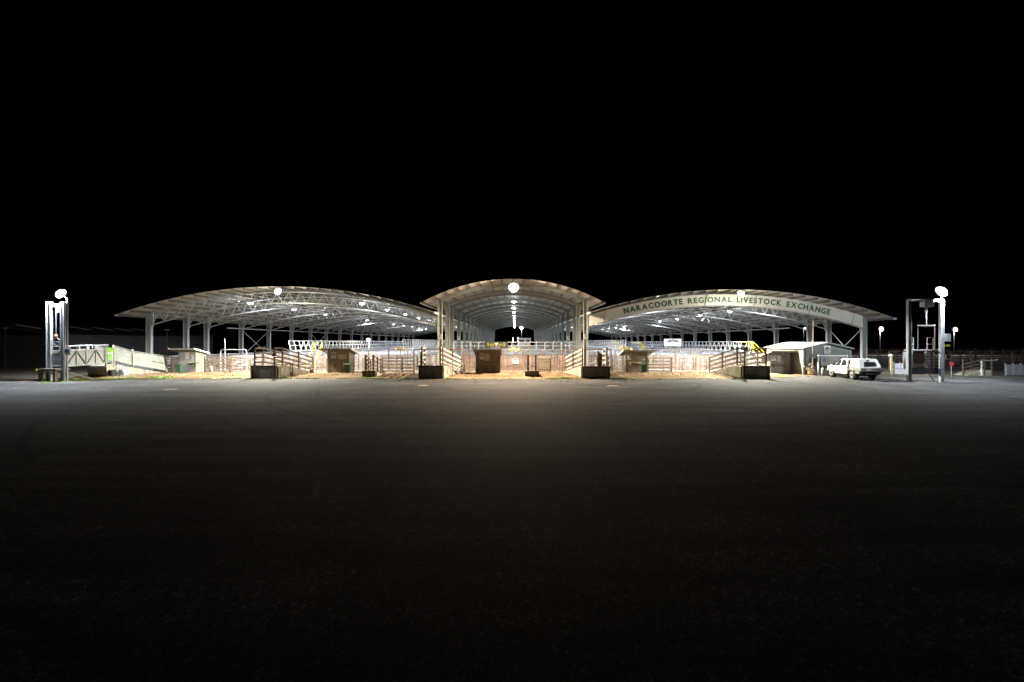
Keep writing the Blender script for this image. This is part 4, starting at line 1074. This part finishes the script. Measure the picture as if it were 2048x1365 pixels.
for s_ in (-1, 1):
    for ya, yb in ((-1.14, -1.64), (-1.70, -2.16)):
        obj('canopy_door', MB().add([(s_ * .932, ya, 1.06), (s_ * .932, yb, 1.06), (s_ * .786, yb, 1.80), (s_ * .786, ya, 1.80), (s_ * .91, ya, 1.06), (s_ * .91, yb, 1.06), (s_ * .76, yb, 1.80), (s_ * .76, ya, 1.80)], [(0, 1, 2, 3), (7, 6, 5, 4), (0, 4, 5, 1), (1, 5, 6, 2), (2, 6, 7, 3), (3, 7, 4, 0)]), M['white'], can)
    for ya in (-1.09, -1.67, -2.2): obj('door_seal', MB().path([(s_ * .925, ya, 1.05), (s_ * .94, ya, 1.25), (s_ * .775, ya, 1.85)], .032, 5), M['black'], can)

# ------------------------------------------------------------------ left galvanised loading ramp with hoist tower
YT = 40.3
def post_i(h, wx=.42, wy=.22):
    m = MB(); m.box(-wx / 2 + .03, 0, h / 2, .06, wy, h); m.box(wx / 2 - .03, 0, h / 2, .06, wy, h); m.box(0, .05, h / 2, wx - .12, .1, h); return m
XT0, XT1 = gx(98.5, YT), gx(126, YT)
ht = gz(604, YT)
lg = thing('hoist_gantry', 'narrow grey hoist gantry at the left ramp with a pink crossbeam', 'gantry', (XT0, YT, 0), 0, 'hoist gantries')
wd = XT1 - XT0
obj('post', post_i(ht), M['galv'], lg); obj('post', post_i(ht, .3), M['galv'], lg, loc=(wd, 0, 0))
obj('crossbeam', MB().box(wd / 2, 0, ht - .33, wd - .5, .2, .24), M['pinkred'], lg)
obj('light_pole', MB().tube((wd + .28, .1, 0), (wd + .28, .1, ht + .35), .06, 8), M['galv'], lg)
obj('hoist_motor', MB().box(wd * .66, .0, ht - .75, .25, .25, .45), M['galv'], lg)
for dx in (-.06, .06): obj('cable', MB().tube((wd * .5 + dx, 0, ht - .45), (wd * .5, 0, gz(673, YT)), .02, 5), M['galv'], lg)
obj('hook_block', MB().lathe([(.03, .18), (.1, .12), (.1, -.1), (.03, -.2)], (wd * .5, 0, gz(673, YT)), 8), M['pinkred'], lg)
zb = gz(684, YT)
for s in (-.52, .52): obj('sling', MB().tube((wd * .5, 0, gz(675, YT)), (wd * .5 + s, 0, zb + .03), .022, 5), M['galv'], lg)
obj('spreader_bar', MB().box(wd * .5, 0, zb, 1.1, .09, .09), M['galvpale'], lg)
# platform
zp = gz(739, YT)
pf = thing('loading_platform', 'low timber topped platform on legs under the left gantry', 'platform', (gx(92, YT), YT - .7, 0))
pw = gx(129, YT) - gx(92, YT)
obj('deck', MB().box(pw / 2, .6, zp, pw, 1.3, .14), M['timberdark'], pf)
for x in (.2, pw - .2):
    for y in (.05, 1.1): obj('leg', MB().box(x, y, zp / 2 - .04, .2, .2, zp - .06), M['timberdark'], pf)
obj('bumper', MB().box(-.05, -.08, zp - .02, .14, .12, .2), M['yellow'], pf)
for x0_ in (.4, pw + .2): obj('skid_rail', MB().bar((x0_, .9, .78), (x0_ + 1.0, 2.2, .05), .1, .1), M['galv'], pf)
# bridge with truss sides and hanging gate
XB = -40.0
br = thing('loading_bridge', 'galvanised truss sided loading bridge between the left gantry and abutment', 'loading bridge', (XB, 40.55, 0))
LBg = 3.8
for s, x in ((0, -1.55), (1, 0)):
    zb0, zb1, zt0, zt1 = 1.32, 1.42, 2.68, 2.78
    obj('side_sheet', MB().add([(x - .02, 0, zb0), (x - .02, LBg, zb1), (x - .02, LBg, zt1), (x - .02, 0, zt0), (x - .05, 0, zb0), (x - .05, LBg, zb1), (x - .05, LBg, zt1), (x - .05, 0, zt0)], [(0, 1, 2, 3), (7, 6, 5, 4), (0, 4, 5, 1), (1, 5, 6, 2), (2, 6, 7, 3), (3, 7, 4, 0)]), M['rampsheet'], br)
    for (a, b) in (((0, zb0), (LBg, zb1)), ((0, zt0), (LBg, zt1))): obj('chord', MB().bar((x + .02, a[0], a[1]), (x + .02, b[0], b[1]), .07, .09), M['galv'], br)
    obj('handrail', MB().path([(x, 0, zt0 + .02), (x, 0, zt0 + .4), (x, LBg + .4, zt1 + .42), (x, LBg + .4, zt1 + .1)], .035, 6), M['galvpale'], br)
    for i in range(5):
        y = LBg * i / 4; z0, z1 = zb0 + .1 * i / 4, zt0 + .1 * i / 4
        obj('upright', MB().bar((x + .03, y, z0), (x + .03, y, z1 + .38), .05), M['galv'], br)
        if i < 4:
            y2 = LBg * (i + 1) / 4
            obj('diagonal', MB().bar((x + .03, y, z0 if i % 2 == 0 else z1), (x + .03, y2, z1 if i % 2 == 0 else z0), .05), M['rustpale'], br)
obj('deck', MB().bar((-.78, 0, 1.27), (-.78, LBg, 1.36), 1.5, .08), M['galv'], br)
gt = obj('lift_gate', MB().box(-.78, -.12, 1.95, 1.2, .05, 1.0), M['galv'], br)
obj('gate_plate', MB().box(-.78, -.16, 2.05, 1.15, .03, .42), M['galvpale'], gt)
for x in (-1.36, -.2): obj('gate_upright', MB().box(x, -.12, 2.35, .07, .07, 1.9), M['galvpale'], gt)
obj('gate_bar', MB().box(-.78, -.12, 3.3, 1.2, .07, .07), M['galvpale'], gt)
t = thing('safety_sign', 'pale square sign with a round pictogram on the left bridge end', 'sign', (gx(137, YT), YT - .15, gz(703, YT)))
obj('plate', MB().box(0, 0, 0, .68, .02, .62), M['white'], t); obj('disc', MB().lathe([(.2, 0), (.2, .01)], (0, -.02, .03), 16, 'y'), M['blue'], t); obj('stem', MB().tube((-.3, .05, -2.6), (-.3, .05, .3), .035, 6), M['galv'], t)
# abutment
ab = thing('ramp_abutment', 'stepped concrete ramp abutment with number five on its flank', 'concrete ramp', (XB, 44.6, 0))
n = 12; La = 7.2; poly = [(0, -.05), (0, 1.26), (.9, 1.26)]
for i in range(n):
    a = .9 + (La - .9) * i / n; bz = 1.26 * (1 - (i + 1) / n); poly += [(a + .02, bz + .0), (a + (La - .9) / n, bz)]
poly += [(La, -.05)]
obj('core', MB().prism(poly, 'x', -1.8, 0), M['concrete'], ab)
obj('front_face', MB().box(-.9, -.03, .6, 1.84, .06, 1.3), M['concrete'], ab)
pts = [(.0, 1.6, 2.9), (.75, 1.62, 3.1), (3.0, 1.05, 2.48), (7.6, .18, 1.8)]
for (ya, za, zta), (yb_, zb_, ztb) in zip(pts[1:], pts[2:]):
    for x in (-.05, -1.7):
        for f0, f1 in ((.02, .48), (.52, .98)):
            m = MB(); p = [(ya + .06, za + (zta - za) * f0), (yb_ - .06, zb_ + (ztb - zb_) * f0), (yb_ - .06, zb_ + (ztb - zb_) * f1), (ya + .06, za + (zta - za) * f1)]
            m.prism(p, 'x', x - .015, x + .015); obj('side_sheet', m, M['rampsheet'], ab)
        obj('rail', MB().bar((x, ya, zta + .06), (x, yb_, ztb + .06), .05), M['galv'], ab)
for y, z1 in ((-.1, 3.12), (.75, 3.16), (3.0, 2.52), (7.6, 1.9)):
    for x in (0, -1.75): obj('post', MB().box(x, y, max(0, z1 / 2 + .5 if y < 4 else z1 / 2), .12, .12, z1 - 1.0 if y < 1 else z1 - (.6 if y < 4 else 0)), M['pale_timber'], ab)
nt = obj('number_block', MB().box(.03, 1.35, .98, .04, .5, .28), M['white'], ab); 
digits('5', 0, 0, 0, .2, nt, rz=PI / 2, name='digit').location = (.06, 1.35, .98)
t = thing('notice', 'bright green safety sign between posts above the left abutment', 'sign', (XB + .04, 44.93, 2.72), PI / 2); obj('plate', MB().box(0, 0, 0, .72, .02, .42), M['signgreen'], t); obj('print', MB().box(0, -.015, -.04, .55, .01, .06), M['lemon'], t); obj('print', MB().box(0, -.015, -.14, .6, .01, .05), M['lemon'], t)
t = thing('notice', 'pale green paper notice below the bright green sign', 'sign', (XB + .04, 44.9, 2.02), PI / 2); obj('plate', MB().box(0, 0, 0, .5, .02, .6), M['lightgreen'], t); obj('backing', MB().box(.1, .03, 0, .72, .02, .72), M['galvpale'], t)
for lab, y, w_, h_, m in (('dark open meter box at the foot of the left abutment', 44.95, .5, .72, 'black'), ('grey steel cabinet with black door below the number five', 45.6, .45, .74, 'galvpale'), ('pale grey steel cabinet furthest from the left gantry', 46.35, .6, .72, 'galvpale')):
    t = thing('meter_cabinet', lab, 'cabinet', (XB + .22, y, 0), PI / 2, 'small cabinets at the left abutment'); obj('case', MB().box(0, 0, h_ / 2, w_, .36, h_), M[m], t); obj('door', MB().box(0, -.19, h_ / 2, w_ - .06, .02, h_ - .06), M['black' if y < 46 else 'galvpale'], t)
# flood on the left gantry
flood('cool white floodlight on top of the left hoist gantry', (gx(117, YT), YT + .22, gz(587, YT)), P_TOWER, C_COOL, 'lens_cool', .8, .85, (XT1 + .25, YT + .1, ht + .2), 'floodlights on the hoist gantries', spill=.12, cone=163)

# ------------------------------------------------------------------ right hoist gantry
YR = 39.3; XA, XB2 = gx(1818, YR), gx(1883, YR); wd = XB2 - XA; ht = gz(600, YR)
rg = thing('hoist_gantry', 'wide grey hoist gantry with plate eleven on the right', 'gantry', (XA, YR, 0), 0, 'hoist gantries')
obj('post', post_i(ht, .3), M['galv'], rg); obj('post', post_i(ht, .3), M['galvpale'], rg, loc=(wd, 0, 0))
obj('crossbeam', MB().box(wd / 2, 0, ht - .07, wd + .35, .16, .2), M['colsteel'], rg)
hx = gx(1850, YR) - XA; hz = gz(607, YR)
bx = obj('hoist_box', MB().box(hx, -.18, hz, .78, .5, .66), M['galvpale'], rg)
pl = obj('plate', MB().box(hx - .02, -.45, hz + .19, .36, .02, .28), M['white'], bx); digits('11', hx - .02, -.468, hz + .19, .2, bx)
for dx in (-.08, .08): obj('hook_sheave', MB().tube((hx + dx, -.1, hz - .33), (hx + dx * .6, -.1, hz - .85), .05, 6), M['galv'], rg)
cx = hx + .02
for i in range(9): obj('chain_link', MB().lathe([(.02, 0), (.045, .04), (.045, .1), (.02, .14)], (cx, -.1, hz - .95 - i * .135), 6), M['galv'], rg)
zs = gz(651.5, YR); zt = hz - 2.05
for s in (-.72, .72): obj('sling', MB().tube((cx, -.1, zt), (cx + s, -.1, zs + .05), .024, 5), M['galv'], rg)
obj('spreader_bar', MB().box(cx, -.1, zs, 1.5, .09, .1), M['galvpale'], rg)
for s in (-.72, .72): obj('hanger_rod', MB().tube((cx + s, -.1, zs), (cx + s, -.1, gz(700, YR)), .03, 6), M['galvpale'], rg)
# fittings on the right post
px = wd + .42
obj('control_box', MB().box(px, -.1, gz(675.5, YR), .38, .2, .66), M['galvpale'], rg); obj('beacon', MB().box(px - .02, -.1, gz(691.5, YR), .3, .2, .2), M['yellow'], rg)
rs = obj('red_sign', MB().box(px + .05, -.12, gz(714.5, YR), .48, .02, .38), M['white'], rg); obj('red_field', MB().box(px + .05, -.138, gz(714.5, YR), .40, .012, .28), M['red'], rs)
# race behind the gantry
rc = thing('loading_race', 'tall steel and board loading race standing inside the right gantry', 'loading race', (XA, YR + .5, 0)); 
for i in range(6): obj('rail', MB().tube((.15, 0, 1.2 + i * .25), (wd - .15, 0, 1.2 + i * .25), .03, 6), M['rust'], rc)
for x in (.2, .75, wd - .85, wd - .2): obj('upright', MB().box(x, 0, 1.75, .06, .06, 2.3 if x in (.75, wd - .85) else 1.6), M['galv'], rc)
for i in range(5): obj('board', MB().box(wd / 2 - .05, .15, 1.22 + i * .28, 1.15, .05, .26), M['timber'], rc)
for x in (.42, wd - .5): obj('side_sheet', MB().box(x, .3, 1.85, .5, .04, 1.5), M['galvpale'], rc)
obj('walkway_plate', MB().box(wd / 2 + .3, -.05, 2.78, wd + .5, .3, .06), M['galvpale'], rc)
for x0_, x1_ in ((.25, .8), (wd - .8, wd - .25)):
    obj('guard_frame', MB().path([(x0_, 0, 2.8), (x0_, 0, 3.85), (x1_, 0, 3.85), (x1_, 0, 2.8)], .035, 6), M['galvpale'], rc)
    obj('guard_rail', MB().tube((x0_, 0, 3.3), (x1_, 0, 3.3), .03, 6), M['galvpale'], rc)
for k, (x0_, x1_) in enumerate(((.1, .75), (.8, wd - .15))): obj('rubber_flap', MB().box((x0_ + x1_) / 2, -.3, .98, x1_ - x0_, .05, .56), M['rubber'], rc)
for a, b in (((.55, -.2, .75), (.15, -.3, 0)), ((wd - .9, -.2, .75), (wd - .4, -.3, 0))): obj('strut', MB().bar(a, b, .09), M['galv'], rc)
flood('cool white floodlight on the right hoist gantry post', (gx(1886, YR), YR + .15, gz(583, YR)), P_TOWER, C_COOL, 'lens_cool', .9, .95, (XB2, YR, ht), 'floodlights on the hoist gantries', spill=.45, cone=163)
# orange post with lamp head, pale panels
y = yg(750); t = thing('striped_post', 'pale timber post with a white domed lamp head right of the ute', 'post', (gx(1782.5, y), y, 0))
obj('shaft', MB().box(0, 0, .95, .16, .14, 1.9), M['board'], t); obj('lamp_head', MB().lathe([(.05, -.1), (.17, -.05), (.19, .08), (.08, .2)], (-.08, 0, 2.0), 12), M['white'], t)
obj('ladder_stile', MB().box(.3, 0, .7, .08, .08, 1.4), M['rust'], t)
for i in range(6): obj('rung', MB().box(.16, 0, .2 + i * .22, .3, .05, .06), M['board'], t)
y = 48.3; t = thing('panel_gate', 'pale blue grey sheet steel gate left of the right gantry', 'gate', (gx(1788, y), y, 0))
for i in range(2):
    for k in range(2): obj('panel', MB().box(.34 + i * .66, 0, .35 + k * .58, .6, .03, .54), M['galvpale'], t)
for x in (0, .67, 1.34): obj('post', MB().box(x, .05, .66, .07, .07, 1.32), M['galv'], t)
# dark yards on the right
lab = 'dark rail pen panel in the unlit yards right of the sheds'
dk = None
for row, (yy, xs) in enumerate(((56, range(11)), (64, range(12)), (73, range(12)), (84, range(13)))):
    for i in xs:
        lab = f'dark rail pen panel in the right yards, {nth(row)} row from front, {nth(i)} from left'
        loc = (46 + i * 5.1 + (yy - 56) * .3, yy, 0)
        if dk is None: dk = panel_thing(5.0, 2.3, 6, .04, .055, M['rustpale'], lab, 'pen panel', 'dark pen panels in the right yards', loc, 0)
        else: dup(dk, loc, 0, lab)
t = thing('concrete_ramp', 'low mossy concrete ramp with sloping rails at the far right', 'loading ramp', (gx(1935, 47.2), 47.2, 0)); Lr = gx(1984, 47.2) - gx(1935, 47.2)
obj('core', MB().prism([(0, -.05), (0, .02), (Lr * .7, .55), (Lr, .55), (Lr, -.05)], 'y', 0, 1.6), M['mosscon'], t)
for i in range(3): obj('rail', MB().bar((-.5, -.03, .45 + i * .35), (Lr * .72, -.03, 1.0 + i * .35), .05, .14), M['timberdark'], t)
for x in (-.45, Lr * .7, Lr): obj('post', MB().box(x, .03, .85, .1, .1, 1.7), M['timberdark'], t)
y = yg(751.5); t = thing('boom_post', 'white post with a horizontal pipe arm at the far right', 'boom', (gx(1963, y), y, 0))
obj('post', MB().path([(0, 0, 0), (0, 0, .55), (0, 0, .56), (0, 0, 1.5)], [.1, .1, .08, .08], 8), M['white'], t); obj('arm', MB().path([(-.05, 0, 1.55), (1.5, 0, 1.55), (1.62, 0, 1.68)], .06, 8), M['pale_timber'], t)
y = 46.6; t = thing('panel_gate', 'pale sheet steel gate cut by the right edge of the photo', 'gate', (gx(2012, y), y, 0))
for i in range(3): obj('panel', MB().box(.38 + i * .78, 0, .62, .72, .03, 1.1), M['galv'], t)
for x in (0, .76, 1.54, 2.32): obj('post', MB().box(x, .05, .65, .07, .07, 1.3), M['galv'], t)
t = thing('stop_sign', 'small round red sign on a frame right of the gantry', 'sign', (gx(1903.5, 46), 46, gz(728, 46))); obj('disc', MB().lathe([(.24, 0), (.24, .02)], n=8, axis='y'), M['red'], t); obj('stem', MB().tube((0, .05, -gz(728, 46)), (0, .05, .1), .03, 6), M['galv'], t)

# ------------------------------------------------------------------ dark building on the left
t = thing('storage_shed', 'long unlit shed wall behind the left galvanised ramp', 'shed', (-69, 92, 0))
obj('wall', MB().box(-13, 6, 2.5, 26, 12, 5.0), M['darkshed'], t)
for i in range(9): obj('wall_batten', MB().box(-.3 - i * 3.1, -.03, 2.45, .1, .06, 4.8), M['darkshed'], t)
obj('roof', MB().prism([(-.5, 5.0), (6, 6.2), (12.5, 5.0), (12.5, 4.9), (6, 6.1), (-.5, 4.9)], 'x', -26.4, .4), M['darkshed'], t)
obj('gutter', MB().box(-13, -.58, 4.94, 26.8, .16, .16), M['darkshed'], t)
t = thing('machinery_shed', 'dark gabled shed at far left with dim slanting roof strips', 'shed', (-64, 63, 0))
obj('wall', MB().box(-16, 14, 2.2, 31.6, 27.6, 4.4), M['darkshed'], t)
for s_ in (0, 1): obj('roof', MB().prism([(.4 if s_ == 0 else -32.4, 4.5), (-16, 7.1), (-16, 7.0), (.4 if s_ == 0 else -32.4, 4.4)], 'y', -.5, 28.5), M['darkshed'], t)
for i, y in enumerate((3.0, 7.0, 11.0, 15.0, 19.0, 23.0)):
    obj('skylight', MB().prism([(-8.6, 5.985), (-5.2, 5.432), (-5.2, 5.445), (-8.6, 5.998)], 'y', y, y + .5), M['skylight'], t)
for lab, x, y, z in (('tiny lamp fitting on a thin pole at the far left', -69.5, 62, 5.3), ('tiny lamp fitting on a thin pole above the left ramp panels', -50.5, 66, 5.2)):
    t = thing('yard_lamp', lab, 'lamp', (x, y, 0), 0, 'unlit yard lamps'); obj('pole', MB().tube((0, 0, 0), (0, 0, z), .05, 6), M['darkshed'], t); obj('head', MB().box(0, -.1, z + .05, .5, .3, .1), M['galvpale'], t)
for lab, u, y in (('pale round drain cover in the asphalt left of centre', 846, 36.3), ('pale round drain cover in the asphalt right of the hall', 1226, 36.0), ('pale drain cover in the asphalt before the first hut', 340, 33.2)):
    t = thing('drain_cover', lab, 'drain cover', (gx(u, y), y, 0), 0, 'drain covers in the asphalt'); obj('rim', MB().lathe([(.48, -.01), (.48, .012), (.42, .014)], n=20), M['concrete'], t); obj('lid', MB().lathe([(.41, -.01), (.41, .018)], n=20), M['concrete'], t)
